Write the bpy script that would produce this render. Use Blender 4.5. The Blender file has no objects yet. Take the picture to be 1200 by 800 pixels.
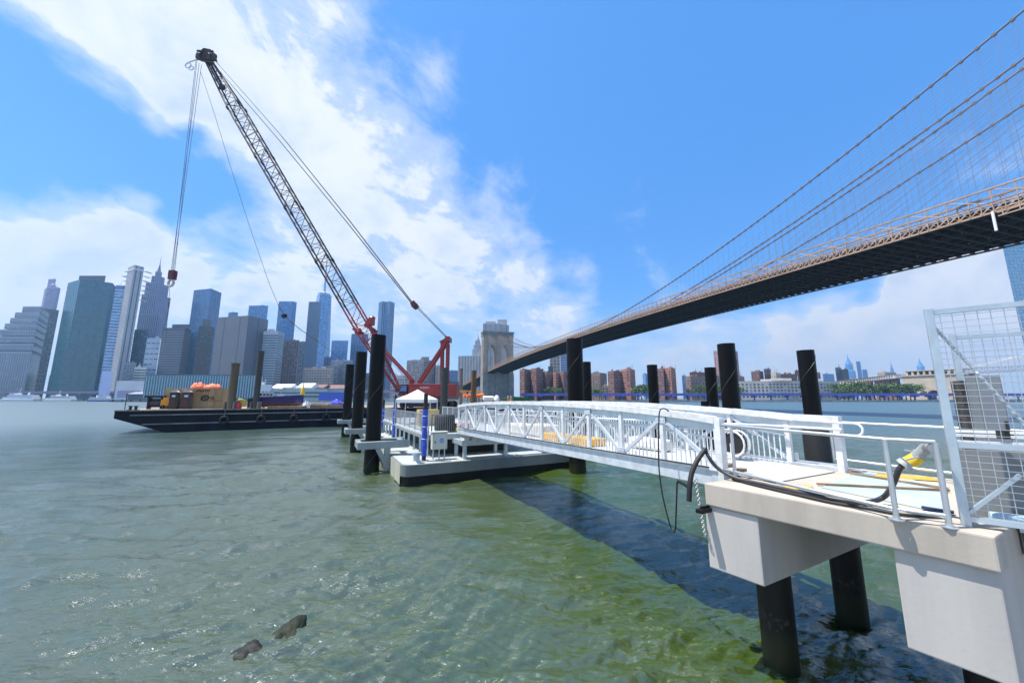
import bpy, bmesh, math, random
import numpy as np
from mathutils import Vector, Matrix
random.seed(7)
C = bpy.context.scene.collection
SC = bpy.context.scene
# ------------------------------------------------------------------ camera
F, PITCH, CZ = 427.5, 0.1532, 4.9          # focal length in px of a 1200 px wide frame, tilt up, eye above the water
cam = bpy.data.cameras.new('camera'); camo = bpy.data.objects.new('camera', cam); C.objects.link(camo)
cam.sensor_fit = 'HORIZONTAL'; cam.sensor_width = 36; cam.lens = F / 1200 * 36
cam.clip_start = 0.05; cam.clip_end = 20000
camo.location = (0, 0, CZ); camo.rotation_euler = (math.pi / 2 + PITCH, 0, 0)
SC.camera = camo
_c, _s = math.cos(PITCH), math.sin(PITCH)
def ray(px, py):
    u = (px - 600) / F; v = (400 - py) / F
    return Vector((u, _c - _s * v, _s + _c * v))
def P(px, py, d):                           # the point seen there, d metres ahead
    r = ray(px, py); r *= d / r.y
    return Vector((r.x, r.y, r.z + CZ))
def G(px, py, z=0.0):                       # the point seen there on the level plane z
    r = ray(px, py); r *= (z - CZ) / r.z
    return Vector((r.x, r.y, z))
# ------------------------------------------------------------------ light
SUN_AZ = Vector((-0.998, -0.04)).normalized(); SUN_EL = math.radians(69)
SC.view_settings.view_transform = 'Standard'; SC.view_settings.look = 'None'
SC.view_settings.exposure = 0.88; SC.view_settings.gamma = 1
sl = bpy.data.lights.new('sun', 'SUN'); sl.energy = 4.6; sl.angle = math.radians(0.5); sl.color = (1, .955, .88)
so = bpy.data.objects.new('sun', sl); C.objects.link(so)
sdir = Vector((SUN_AZ.x * math.cos(SUN_EL), SUN_AZ.y * math.cos(SUN_EL), math.sin(SUN_EL)))
so.rotation_euler = sdir.to_track_quat('Z', 'Y').to_euler(); so.location = (0, 0, 900)

class NT:                                   # tiny node helper
    def __init__(s, tree): s.t = tree; s.n = tree.nodes; s.l = tree.links
    def new(s, typ, **kw):
        n = s.n.new(typ)
        for k, v in kw.items(): setattr(n, k, v)
        return n
    def put(s, sock, v):
        if isinstance(v, bpy.types.NodeSocket): s.l.new(v, sock)
        else: sock.default_value = v
    def math(s, op, a, b=0.0, c=None, clamp=False):
        n = s.new('ShaderNodeMath', operation=op, use_clamp=clamp)
        s.put(n.inputs[0], a); s.put(n.inputs[1], b)
        if c is not None: s.put(n.inputs[2], c)
        return n.outputs[0]
    def vmath(s, op, a, b=None, out=0):
        n = s.new('ShaderNodeVectorMath', operation=op); s.put(n.inputs[0], a)
        if b is not None: s.put(n.inputs[1], b)
        return n.outputs[out]
    def rng(s, v, a, b, c=0.0, d=1.0, smooth=True):
        n = s.new('ShaderNodeMapRange', interpolation_type='SMOOTHSTEP' if smooth else 'LINEAR')
        for i, x in enumerate((v, a, b, c, d)): s.put(n.inputs[i], x)
        return n.outputs[0]
    def noise(s, vec, scale, detail=4, rough=.5, dist=0.0, out='Fac'):
        n = s.new('ShaderNodeTexNoise'); s.put(n.inputs['Vector'], vec)
        n.inputs['Scale'].default_value = scale; n.inputs['Detail'].default_value = detail
        n.inputs['Roughness'].default_value = rough; n.inputs['Distortion'].default_value = dist
        return n.outputs[out]
    def mix(s, f, a, b):
        n = s.new('ShaderNodeMix', data_type='RGBA')
        s.put(n.inputs[0], f); s.put(n.inputs[6], a); s.put(n.inputs[7], b)
        return n.outputs[2]

W = bpy.data.worlds.new('World'); SC.world = W; W.use_nodes = True
W.node_tree.nodes.clear()
w = NT(W.node_tree)
sky = w.new('ShaderNodeTexSky', sky_type='NISHITA'); sky.sun_disc = False
sky.sun_elevation = SUN_EL; sky.sun_rotation = math.atan2(SUN_AZ.x, SUN_AZ.y)
sky.air_density = 1.0; sky.dust_density = 0.25; sky.ozone_density = 3.0; sky.altitude = 0
tc = w.new('ShaderNodeTexCoord')
dirn = w.vmath('NORMALIZE', tc.outputs['Generated'])
sep = w.new('ShaderNodeSeparateXYZ'); w.l.new(dirn, sep.inputs[0])
el = sep.outputs[2]
# flat cloud-layer coordinates, so clouds shrink towards the horizon
den = w.math('ADD', w.math('MAXIMUM', el, 0.0), 0.22)
cx = w.math('DIVIDE', sep.outputs[0], den); cy = w.math('DIVIDE', sep.outputs[1], den)
comb = w.new('ShaderNodeCombineXYZ'); w.l.new(cx, comb.inputs[0]); w.l.new(cy, comb.inputs[1])
cc = comb.outputs[0]
n_big = w.noise(cc, 1.1, 3, .5, .3)
n_mid = w.noise(cc, 2.7, 8, .62, .5)
ax_ = (ray(620, 330).normalized() - ray(120, 40).normalized()).normalized()      # wisps drawn out along the bank
dax = w.vmath('DOT_PRODUCT', dirn, tuple(ax_), out=1)
sv = w.new('ShaderNodeVectorMath', operation='SCALE'); sv.inputs[0].default_value = tuple(ax_); w.l.new(w.math('MULTIPLY', dax, .62), sv.inputs['Scale'])
dstr = w.vmath('SUBTRACT', dirn, sv.outputs[0])
n_str = w.noise(dstr, 7.5, 9, .7, .7)
n_dir = w.math('ADD', w.math('MULTIPLY', w.noise(dirn, 5.5, 8, .6, .35), .55), w.math('MULTIPLY', n_str, .45))
warp = w.vmath('SCALE', w.vmath('SUBTRACT', w.noise(dirn, 3.0, 4, .6, 0, 'Color'), (.5, .5, .5))); warp.node.inputs['Scale'].default_value = .22
wd = w.vmath('NORMALIZE', w.vmath('ADD', dirn, warp))
# where the big cloud banks and the clear gaps of this sky lie: (px, py, radius in degrees, weight)
banks = [(10, 5, 9, .28), (110, 55, 9, .22), (200, 90, 8, .20), (300, 110, 10, .19), (400, 170, 9, .18), (470, 225, 9, .18), (560, 295, 9, .24), (520, 150, 6, .07), (600, 210, 5, .08),
         (640, 335, 6, .28), (600, 270, 4, .12), (690, 335, 2.5, .16), (330, 230, 8, .16), (40, 300, 9, .32), (60, 250, 4, .26), (125, 232, 3.5, .3), (150, 215, 2.5, .22), (150, 255, 6, .28), (230, 285, 7, .26), (330, 310, 8, .20), (430, 340, 9, .20), (500, 300, 6, .14),
         (30, 390, 9, .22), (1150, 352, 5.5, 1.0), (1195, 310, 5, .9), (1085, 368, 4.0, .8), (1115, 335, 2.5, .4), (1020, 392, 4, .55), (955, 405, 4, .4), (900, 330, 5, -.3), (1000, 335, 4, -.4), (1060, 385, 7, .22), (980, 410, 7, .18), (790, 295, 4, .20), (850, 410, 8, .12), (1190, 190, 6, .24),
         (690, 410, 7, .14), (590, 380, 6, .14), (700, 262, 4, .10), (545, 65, 1.5, .10), (900, 105, 1.5, .06), (340, 25, 7, .14),
         (90, 165, 8, -.50), (10, 140, 7, -.50), (185, 195, 5, -.5), (250, 245, 4.5, -.40), (300, 285, 3.5, -.2), (800, 120, 24, -.46), (650, 130, 11, -.2), (1000, 100, 16, -.42),
         (570, 50, 8, -.12), (480, 60, 4, -.06), (880, 260, 8, -.22), (720, 320, 4, -.1), (250, 195, 4, -.22), (235, 60, 3, -.12)]
acc = None
for (px, py, r, wt) in banks:
    dv = ray(px, py).normalized()
    d = w.vmath('DOT_PRODUCT', wd, tuple(dv), out=1)
    v = w.rng(d, math.cos(math.radians(r * 1.5)), math.cos(math.radians(r * .25)), 0.0, wt)
    acc = v if acc is None else w.math('ADD', acc, v)
fld = w.math('ADD', w.math('ADD', w.math('MULTIPLY', n_mid, 1.25), w.math('MULTIPLY', n_dir, 1.9)), w.math('MULTIPLY', n_big, .4))
fld = w.math('ADD', w.math('SUBTRACT', fld, 1.80), acc)
mask = w.math('MAXIMUM', w.rng(fld, .03, .38, 0, .97), w.rng(fld, -.32, .38, 0, .62))
fld_sh = w.rng(w.noise(w.vmath('ADD', dirn, (0.02, 0.0, .035)), 5.5, 8, .6, .35), .35, .75)
hz = w.rng(el, -.02, .27, .72, 0.0)                     # milky air towards the horizon
thick = w.math('MULTIPLY', w.rng(fld, .12, .6), .95)
warm = w.mix(w.rng(el, .03, .24), (5.75, 5.3, 5.05, 1), (5.4, 5.45, 5.6, 1))
cl_col = w.mix(w.math('MULTIPLY', fld_sh, thick), warm, (3.3, 3.9, 4.85, 1))
sky_col = w.mix(1.0, sky.outputs[0], sky.outputs[0])
hs = w.new('ShaderNodeHueSaturation'); w.l.new(sky.outputs[0], hs.inputs['Color']); hs.inputs['Saturation'].default_value = 1.30; hs.inputs['Value'].default_value = 1.42
blue = w.mix(.6, hs.outputs[0], (.48, 1.72, 4.7, 1))      # deep summer blue
col = w.mix(hz, blue, (3.9, 4.7, 5.5, 1))
col = w.mix(w.math('MULTIPLY', mask, .96), col, cl_col)
bg = w.new('ShaderNodeBackground'); w.l.new(col, bg.inputs[0]); bg.inputs[1].default_value = .1
wo = w.new('ShaderNodeOutputWorld'); w.l.new(bg.outputs[0], wo.inputs[0])

# ------------------------------------------------------------------ materials
MATS = {}
def mat(rgb, rough=.6, metal=0.0, var=.18, scale=1.5, bump=0.0, streak=False, spec=.5, key=None, tide=False):
    k = key or (tuple(rgb), rough, metal, var, scale, bump, streak, spec, tide)
    if k in MATS: return MATS[k]
    m = bpy.data.materials.new('surface'); m.use_nodes = True
    t = NT(m.node_tree); b = t.n['Principled BSDF']
    tc = t.new('ShaderNodeTexCoord')
    co = tc.outputs['Object']
    if streak:
        mp = t.new('ShaderNodeMapping'); mp.inputs['Scale'].default_value = (1, 1, .12); t.l.new(co, mp.inputs[0]); co = mp.outputs[0]
    n = t.noise(co, scale, 5, .62)
    f = t.rng(n, .3, .72)
    lo = tuple(c * (1 - var) for c in rgb) + (1,); hi = tuple(min(1, c * (1 + var * .7)) for c in rgb) + (1,)
    base = t.mix(f, lo, hi)
    if tide:                                   # weed and slime up to the tide line
        geo = t.new('ShaderNodeNewGeometry'); sz = t.new('ShaderNodeSeparateXYZ'); t.l.new(geo.outputs['Position'], sz.inputs[0])
        zz = t.math('ADD', sz.outputs[2], t.math('MULTIPLY', t.noise(geo.outputs['Position'], 3.0, 5, .7), -.9))
        base = t.mix(t.rng(zz, .35, .0), base, (.016, .020, .008, 1))
        base = t.mix(t.math('MULTIPLY', t.rng(t.math('ABSOLUTE', t.math('SUBTRACT', zz, .42)), .16, .0), t.rng(t.noise(geo.outputs['Position'], 14, 3, .6), .5, .62)), base, (.032, .032, .026, 1))
    t.l.new(base, b.inputs['Base Color'])
    b.inputs['Roughness'].default_value = rough; b.inputs['Metallic'].default_value = metal
    b.inputs['Specular IOR Level'].default_value = spec
    if bump:
        bp = t.new('ShaderNodeBump'); bp.inputs['Strength'].default_value = bump; bp.inputs['Distance'].default_value = .02
        t.l.new(t.noise(tc.outputs['Object'], scale * 9, 5, .65), bp.inputs['Height']); t.l.new(bp.outputs[0], b.inputs['Normal'])
    MATS[k] = m
    return m

# ------------------------------------------------------------------ mesh builder
ORG = {}
class MB:
    def __init__(s): s.v = []; s.f = []
    def _add(s, vs, fs):
        o = len(s.v); s.v += [tuple(p) for p in vs]; s.f += [tuple(i + o for i in q) for q in fs]; return s
    def hexa(s, q):                        # 8 corners: bottom loop 0-3, top loop 4-7
        return s._add(q, [(3, 2, 1, 0), (4, 5, 6, 7), (0, 1, 5, 4), (1, 2, 6, 5), (2, 3, 7, 6), (3, 0, 4, 7)])
    def box(s, c, sx, sy, sz, rz=0.0):     # centre of the base
        a, b = math.cos(rz), math.sin(rz); q = []
        for z in (0, sz):
            for x, y in ((-1, -1), (1, -1), (1, 1), (-1, 1)):
                x *= sx / 2; y *= sy / 2
                q.append((c[0] + a * x - b * y, c[1] + b * x + a * y, c[2] + z))
        return s.hexa(q)
    def obox(s, o, ex, ey, ez):            # corner and three edge vectors
        o = Vector(o); ex, ey, ez = Vector(ex), Vector(ey), Vector(ez)
        return s.hexa([o, o + ex, o + ex + ey, o + ey, o + ez, o + ex + ez, o + ex + ey + ez, o + ey + ez])
    def bar(s, a, b, w, h=None, up=(0, 0, 1)):
        a, b = Vector(a), Vector(b); h = h or w; d = (b - a).normalized(); up = Vector(up)
        if abs(d.dot(up)) > .98: up = Vector((-.46, .888, 0))
        x = d.cross(up).normalized(); y = x.cross(d).normalized(); x *= w / 2; y *= h / 2
        return s.hexa([a - x - y, a + x - y, a + x + y, a - x + y, b - x - y, b + x - y, b + x + y, b - x + y])
    def prism(s, pts, z0, z1, z1s=None):
        n = len(pts); q = [(p[0], p[1], z0) for p in pts] + [(p[0], p[1], z1) for p in pts]
        ar = sum(pts[i][0] * pts[(i + 1) % n][1] - pts[(i + 1) % n][0] * pts[i][1] for i in range(n))
        fs = [tuple(range(n))[::-1], tuple(range(n, 2 * n))] + [(i, (i + 1) % n, n + (i + 1) % n, n + i) for i in range(n)]
        if ar < 0: fs = [t[::-1] for t in fs]
        return s._add(q, fs)
    def tube(s, path, r, n=8, caps=True, r2=None):
        path = [Vector(p) for p in path]; m = len(path); rings = []; up = None
        for i, p in enumerate(path):
            d = (path[min(i + 1, m - 1)] - path[max(i - 1, 0)]).normalized()
            if up is None: up = Vector((0, 0, 1)) if abs(d.z) < .9 else Vector((1, 0, 0))
            x = d.cross(up).normalized(); y = x.cross(d).normalized(); up = y
            rr = r if r2 is None else r + (r2 - r) * i / max(1, m - 1)
            rings += [p + x * (rr * math.cos(k * 2 * math.pi / n)) + y * (rr * math.sin(k * 2 * math.pi / n)) for k in range(n)]
        fs = [(i * n + k, i * n + (k + 1) % n, (i + 1) * n + (k + 1) % n, (i + 1) * n + k) for i in range(m - 1) for k in range(n)]
        if caps: fs += [tuple(range(n))[::-1], tuple(range((m - 1) * n, m * n))]
        return s._add(rings, fs)
    def lathe(s, c, prof, n=12, closed=True):
        c = Vector(c); vs = [c + Vector((r * math.cos(k * 2 * math.pi / n), r * math.sin(k * 2 * math.pi / n), z)) for r, z in prof for k in range(n)]
        m = len(prof)
        fs = [(i * n + k, i * n + (k + 1) % n, (i + 1) * n + (k + 1) % n, (i + 1) * n + k) for i in range(m - 1) for k in range(n)]
        if closed: fs += [tuple(range(n))[::-1], tuple(range((m - 1) * n, m * n))]
        return s._add(vs, fs)
    def torus(s, c, ax, R, r, n=14, k=6, sx=1.0, ref=None):
        c, ax = Vector(c), Vector(ax).normalized()
        x = Vector(ref).normalized() if ref is not None else ax.orthogonal().normalized()
        y = ax.cross(x); vs = []
        for i in range(n):
            a = i * 2 * math.pi / n; o = x * (math.cos(a) * sx) + y * math.sin(a); e = (x * math.cos(a) + y * math.sin(a)).normalized()
            for j in range(k):
                b = j * 2 * math.pi / k; vs.append(c + o * R + e * (r * math.cos(b)) + ax * (r * math.sin(b)))
        return s._add(vs, [(i * k + j, ((i + 1) % n) * k + j, ((i + 1) % n) * k + (j + 1) % k, i * k + (j + 1) % k) for i in range(n) for j in range(k)])
    def quad(s, a, b, c, d): return s._add([a, b, c, d], [(0, 1, 2, 3)])
    def build(s, name, m, parent=None, smooth=False, kind=None, bevel=0.0, label=None):
        org = ORG.get(parent.name, Vector()) if parent is not None else Vector()
        me = bpy.data.meshes.new(name)
        me.from_pydata([(p[0] - org.x, p[1] - org.y, p[2] - org.z) for p in s.v], [], s.f); me.update()
        if bevel:
            bm = bmesh.new(); bm.from_mesh(me)
            bmesh.ops.bevel(bm, geom=bm.edges[:], offset=bevel, segments=2, affect='EDGES', profile=.6); bm.to_mesh(me); bm.free()
        if smooth:
            me.polygons.foreach_set('use_smooth', [True] * len(me.polygons))
            try: me.set_sharp_from_angle(angle=math.radians(40))
            except Exception: pass
        me.materials.append(m)
        o = bpy.data.objects.new(name, me); C.objects.link(o)
        if parent is not None: o.parent = parent; ORG[o.name] = org
        if kind: o['kind'] = kind
        if label: o['label'] = label
        return o
def thing(name, label, cat, loc=(0, 0, 0), group=None):
    o = bpy.data.objects.new(name, None); o.empty_display_size = .2; C.objects.link(o); o.location = loc
    ORG[o.name] = Vector(loc); o['label'] = label; o['category'] = cat
    if group: o['group'] = group
    return o
def tag(o, label, cat, group=None):
    o['label'] = label; o['category'] = cat
    if group: o['group'] = group
    return o
def again(src, parent, loc=None, rot=None, scale=None):      # one more piece sharing the mesh of src
    o = src.copy(); C.objects.link(o); o.parent = parent
    if loc is not None: o.location = loc
    if rot is not None: o.rotation_euler = rot
    if scale is not None: o.scale = scale
    return o
def piece(name, m, half, parent):                           # unit template along Z, placed by stick()
    b = MB(); b.hexa([(-half[0], -half[1], 0), (half[0], -half[1], 0), (half[0], half[1], 0), (-half[0], half[1], 0),
                      (-half[0], -half[1], 1), (half[0], -half[1], 1), (half[0], half[1], 1), (-half[0], half[1], 1)])
    me = bpy.data.meshes.new(name); me.from_pydata(b.v, [], b.f); me.materials.append(m); return me
def stick(name, me, a, b, parent, label=None, xdir=None):     # the template stretched from a to b
    a, b = Vector(a), Vector(b); d = b - a; L = d.length; z = d / L
    x = Vector(xdir) if xdir is not None else Vector((-.46, .888, 0))
    if abs(x.normalized().dot(z)) > .97: x = Vector((.888, .46, 0)) if abs(Vector((.888, .46, 0)).dot(z)) < .9 else Vector((0, 0, 1))
    y = z.cross(x).normalized(); x = y.cross(z).normalized()
    o = bpy.data.objects.new(name, me); C.objects.link(o)
    R = Matrix((x, y, z)).transposed().to_4x4()
    o.parent = parent; o.matrix_local = Matrix.Translation(a - ORG.get(parent.name, Vector())) @ R @ Matrix.Diagonal((1, 1, L, 1))
    return o
U = Vector((-.47, .883, 0)).normalized(); V = Vector((U.y, -U.x, 0))
Zv = Vector((0, 0, 1))

galv = mat((.56, .58, .59), .38, .75, .12, 3, 0)
galv2 = mat((.50, .57, .60), .42, .55, .14, 2.5, 0)
alum = mat((.70, .72, .74), .35, .55, .10, 2.0)
white = mat((.80, .80, .79), .5, 0, .06, 2)
conc = mat((.42, .37, .31), .85, 0, .17, 1.3, .14, True)
conc_lt = mat((.44, .41, .38), .85, 0, .13, 1.1, .12, True)
black = mat((.006, .006, .0065), .5, 0, .4, 1.5, .2, True, .25, tide=True)
rubber = mat((.012, .012, .013), .6, 0, .3, 5)
steelgrey = mat((.24, .28, .28), .5, .1, .15, 1.2, .1, True)
red = mat((.27, .028, .026), .42, 0, .22, .7, 0, True)
dkred = mat((.11, .018, .018), .5, 0, .3, 1.0)
bluep = mat((.02, .06, .42), .4, 0, .15, 2)
yellow = mat((.72, .42, .02), .5, 0, .12, 2)
orange = mat((.75, .16, .03), .5, 0, .12, 2)
wood = mat((.30, .20, .11), .8, 0, .35, 2.5, .2)
# ------------------------------------------------------------------ river
def make_water():
    NR, NA = 680, 1000                                        # rows denser towards the near bank
    r = np.concatenate([np.linspace(1.2, 4.0, 24)[:-1], 1 / np.linspace(1 / 4.0, 1 / 5200, NR - 23)])
    a = np.linspace(math.radians(-66), math.radians(66), NA)
    R, A = np.meshgrid(r, a, indexing='ij'); X = R * np.sin(A); Y = R * np.cos(A)
    sp = np.maximum(np.gradient(r)[:, None] * np.ones_like(R), R * (math.radians(132) / NA))
    rs = np.random.RandomState(4); H = np.zeros_like(R); wx = .35 * np.sin(X * .41 + .3 * Y) + .35 * np.sin(Y * .33 - .2 * X)
    gust = .72 + .28 * np.sin(X * .16 + 1.1 * np.sin(Y * .07)) * np.sin(Y * .11 + .8 * np.sin(X * .09) + 2)
    gust *= 1 - .62 * np.exp(-((X - .5) / 9) ** 2 - ((Y - 18.5) / 5.5) ** 2)          # calmer in the lee of the pontoon
    for i in range(130):
        lam = .13 * (56 ** (rs.rand() ** 1.4)); th = math.radians(-80 + rs.randn() * 25)
        k = 2 * math.pi / lam; amp = (.088 if lam < 2.2 else .036) * lam / (2 * math.pi)
        fade = np.clip((lam / sp - 2.2) / 2.5, 0, 1); m = int(np.argmax(fade.max(1) <= 0)) or NR
        ph = k * (X[:m] * math.cos(th) + Y[:m] * math.sin(th)) + rs.rand() * 6.28 + wx[:m] * (1.5 + rs.rand())
        s = np.sin(ph); H[:m] += fade[:m] * amp * gust[:m] * (s + .30 * np.cos(2 * ph))
    v = np.stack([X, Y, H], -1).reshape(-1, 3)
    idx = np.arange(NR * NA).reshape(NR, NA)
    q = np.stack([idx[:-1, :-1], idx[:-1, 1:], idx[1:, 1:], idx[1:, :-1]], -1).reshape(-1, 4)[:, ::-1]
    me = bpy.data.meshes.new('water'); me.vertices.add(len(v)); me.vertices.foreach_set('co', v.astype(np.float32).ravel())
    me.loops.add(q.size); me.loops.foreach_set('vertex_index', q.astype(np.int32).ravel())
    me.polygons.add(len(q)); me.polygons.foreach_set('loop_start', np.arange(0, q.size, 4, dtype=np.int32))
    me.update(calc_edges=True); me.polygons.foreach_set('use_smooth', np.ones(len(q), dtype=bool))
    m = bpy.data.materials.new('river water'); m.use_nodes = True; t = NT(m.node_tree); b = t.n['Principled BSDF']
    tc = t.new('ShaderNodeTexCoord'); co = tc.outputs['Object']
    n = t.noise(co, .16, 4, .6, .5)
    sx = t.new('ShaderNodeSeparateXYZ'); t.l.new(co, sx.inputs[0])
    greyness = t.math('ADD', t.rng(sx.outputs[0], 5, -8, 0, .8), t.math('MULTIPLY', t.math('SUBTRACT', n, .5), 1.5), clamp=True)   # greyer to the left, greener to the right, broken up by noise
    t.l.new(t.mix(t.rng(t.vmath('LENGTH', co, out=1), 24, 120), t.mix(greyness, (.034, .058, .007, 1), (.052, .070, .043, 1)), (.022, .066, .082, 1)), b.inputs['Base Color'])  # far water bluer: sky reflected off distant chop put into the base colour
    ln = t.vmath('LENGTH', co, out=1); t.l.new(t.rng(ln, 20, 130, .045, .42), b.inputs['Roughness']); b.inputs['IOR'].default_value = 2.2
    mp = t.new('ShaderNodeMapping'); mp.inputs['Rotation'].default_value = (0, 0, math.radians(12)); mp.inputs['Scale'].default_value = (.42, 1.35, 1); t.l.new(co, mp.inputs[0])
    h = t.math('ADD', t.math('MULTIPLY', t.noise(mp.outputs[0], 3.2, 3, .55, .5), .045), t.math('MULTIPLY', t.noise(mp.outputs[0], 9.0, 4, .62, .5), .024))
    h = t.math('ADD', h, t.math('MULTIPLY', t.noise(mp.outputs[0], .42, 2, .5, .3), .10))
    bp = t.new('ShaderNodeBump'); bp.inputs['Strength'].default_value = 1; bp.inputs['Distance'].default_value = 1.0
    t.l.new(h, bp.inputs['Height']); t.l.new(bp.outputs[0], b.inputs['Normal'])
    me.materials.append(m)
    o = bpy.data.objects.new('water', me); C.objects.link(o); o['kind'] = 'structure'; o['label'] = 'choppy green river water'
make_water()

# ------------------------------------------------------------------ Manhattan ground and seawall
SH = [(-1800, 520), (-1126, 600), (-560, 588), (-330, 520), (-150, 490), (-60, 470), (30, 462), (200, 455), (430, 452), (700, 470), (1300, 560)]
b = MB(); b.prism(SH + [(4200, 4800), (-4800, 4800)], -1.5, 1.9)
b.build('shore_ground', mat((.13, .13, .12), .9, 0, .3, .03), None, kind='structure')
sw = MB()
for i in range(len(SH) - 1):
    a, c = Vector((*SH[i], 0)), Vector((*SH[i + 1], 0)); n = (c - a).normalized().cross(Zv)
    sw.bar(a + n * .6 + Zv * .9, c + n * .6 + Zv * .9, 1.0, 2.9)
tag(sw.build('seawall', mat((.30, .29, .27), .9, 0, .3, .2), None, bevel=0), 'long grey stone seawall along the far city shore', 'seawall')['kind'] = 'structure'
def shore_y(x):
    for (x0, y0), (x1, y1) in zip(SH, SH[1:]):
        if x0 <= x <= x1: return y0 + (y1 - y0) * (x - x0) / (x1 - x0)
    return 560
# blue waterfront viaduct on columns
def viaduct(label, xs, back, z, th, m, mcol, step):
    t = thing('elevated_highway', label, 'viaduct', (xs[0], shore_y(xs[0]) + back, 1.9), 'riverside viaducts')
    g = MB(); r = MB(); n = int((xs[1] - xs[0]) / 24) + 1
    pts = [Vector((x, shore_y(x) + back, z)) for x in np.linspace(xs[0], xs[1], n)]
    for p, q in zip(pts, pts[1:]):
        g.bar(p, q, 14, th); r.bar(p + Vector((0, -6.6, th / 2 + .6)), q + Vector((0, -6.6, th / 2 + .6)), .3, 1.1)
    g.build('girder', m, t); r.build('parapet', m, t)
    cb = MB(); cb.box((0, 0, 0), 1.3, 1.3, z - th / 2 - 1.9 + .01); cb.box((0, 0, z - th / 2 - 3.4), 1.8, 10, 1.5)
    first = None
    for x in np.arange(xs[0] + 4, xs[1], step):
        loc = Vector((x, shore_y(x) + back - 3.5, 1.9)) - ORG[t.name]
        if first is None: first = cb.build('column', mcol, None); first.parent = t; first.location = loc
        else: again(first, t, loc)
blue_v = mat((.10, .13, .46), .55, 0, .14, .1)
viaduct('long blue painted viaduct on columns along the shore beyond the gangway', (12, 700), 22, 8.6, 2.0, blue_v, blue_v, 21)
viaduct('pale violet grey viaduct at the foot of the skyscrapers behind the ferries', (-1100, -130), 40, 13.5, 3.0, mat((.22, .20, .30), .7), mat((.2, .2, .24), .8), 26)

# ------------------------------------------------------------------ suspension bridge
TX, TY, TH = -19.65, 482.3, .2934
BD = Vector((math.sin(TH), -math.cos(TH), 0)); BN = Vector((math.cos(TH), math.sin(TH), 0))
def Bp(t, off, z): return Vector((TX, TY, 0)) + BD * t + BN * off + Zv * z
def deckz(t):
    if t >= 0: return 42.96 - 5.66 * ((t - 243) / 243) ** 2
    return 37.3 + t * .062
def cabz(t):
    if t >= 0: return 44.1 + 47 * ((t - 243) / 243) ** 2
    f = -t / 284; return 91.1 + (22 - 91.1) * f - 16 * f * (1 - f)
HW, HT = 14.4, 4.9
br = thing('suspension_bridge', 'long suspension bridge with stone tower and brown steel deck crossing the river', 'bridge', (TX, TY, 0))
granite = mat((.40, .32, .25), .9, 0, .22, .12, .3); granite2 = mat((.24, .235, .225), .9, 0, .22, .12, .3)
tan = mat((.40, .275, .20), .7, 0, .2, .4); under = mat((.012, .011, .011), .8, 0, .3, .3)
def tbox(mb, t0, t1, o0, o1, z0, z1):
    mb.hexa([Bp(t0, o0, z0), Bp(t1, o0, z0), Bp(t1, o1, z0), Bp(t0, o1, z0), Bp(t0, o0, z1), Bp(t1, o0, z1), Bp(t1, o1, z1), Bp(t0, o1, z1)])
b = MB(); tbox(b, -8, 8, -20.5, 20.5, -1, 4); tbox(b, -6.6, 6.6, -19.6, 19.6, 4, 36)
for o in (-17.2, 0, 17.2): tbox(b, -8, 8, o - 3.6, o + 3.6, 4, 34.5); tbox(b, -7.7, 7.7, o - 3.4, o + 3.4, 34.5, 37)
tw = b.build('stone_pedestal', granite2, br)
b = MB()
for o in (-17.2, 0, 17.2):
    tbox(b, -6.4, 6.4, o - 3.2, o + 3.2, 36.9, 86)
    for s in (-1, 1): tbox(b, s * 6.38 - .9, s * 6.38 + .9, o - 1.5, o + 1.5, 36.9, 83)
    if o: tbox(b, -2, 2, o + math.copysign(3.1, o) - .8, o + math.copysign(3.1, o) + .8, 36.9, 82)
b.build('stone_shaft', granite, br)
b = MB()
for o in (-8.6, 8.6):
    n = 14; w_ = 5.4
    for i in range(n):
        x0 = -w_ + i * 2 * w_ / n; x1 = x0 + 2 * w_ / n; xm = abs((x0 + x1) / 2)
        R_ = w_ * 2.1; za = 62 + math.sqrt(max(0, R_ ** 2 - (xm + R_ - w_) ** 2)) * 1.28
        tbox(b, -5.6, 5.6, o + x0, o + x1, min(za, 85), 86)
b.build('pointed_arch', granite, br)
b = MB(); tbox(b, -7.2, 7.2, -21.2, 21.2, 86, 87.5); tbox(b, -6.5, 6.5, -20.4, 20.4, 87.5, 89.5); tbox(b, -7.6, 7.6, -21.6, 21.6, 89.5, 91); tbox(b, -7, 7, -21, 21, 91, 92)
b.build('cornice', granite2, br)
ts = list(np.arange(-290, 487, 6.0))
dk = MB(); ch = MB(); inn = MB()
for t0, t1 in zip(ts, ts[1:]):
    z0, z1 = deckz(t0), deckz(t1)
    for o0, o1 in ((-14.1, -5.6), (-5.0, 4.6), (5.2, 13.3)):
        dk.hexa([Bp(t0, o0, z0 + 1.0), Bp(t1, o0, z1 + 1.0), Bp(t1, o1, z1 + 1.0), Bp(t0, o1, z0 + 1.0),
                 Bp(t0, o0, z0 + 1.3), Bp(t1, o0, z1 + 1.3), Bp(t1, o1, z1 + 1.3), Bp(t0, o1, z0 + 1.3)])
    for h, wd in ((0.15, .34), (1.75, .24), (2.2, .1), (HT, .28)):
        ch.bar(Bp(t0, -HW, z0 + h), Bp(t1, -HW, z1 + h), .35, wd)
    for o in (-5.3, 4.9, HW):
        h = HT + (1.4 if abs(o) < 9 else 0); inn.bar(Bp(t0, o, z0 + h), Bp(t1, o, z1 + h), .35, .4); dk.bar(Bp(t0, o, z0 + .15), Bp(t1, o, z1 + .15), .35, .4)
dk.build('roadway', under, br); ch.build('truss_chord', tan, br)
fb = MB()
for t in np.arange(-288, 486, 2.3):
    z = deckz(t); tbox(fb, t - .12, t + .12, -14.2, 14.2, z - .05, z + .98)
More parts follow.
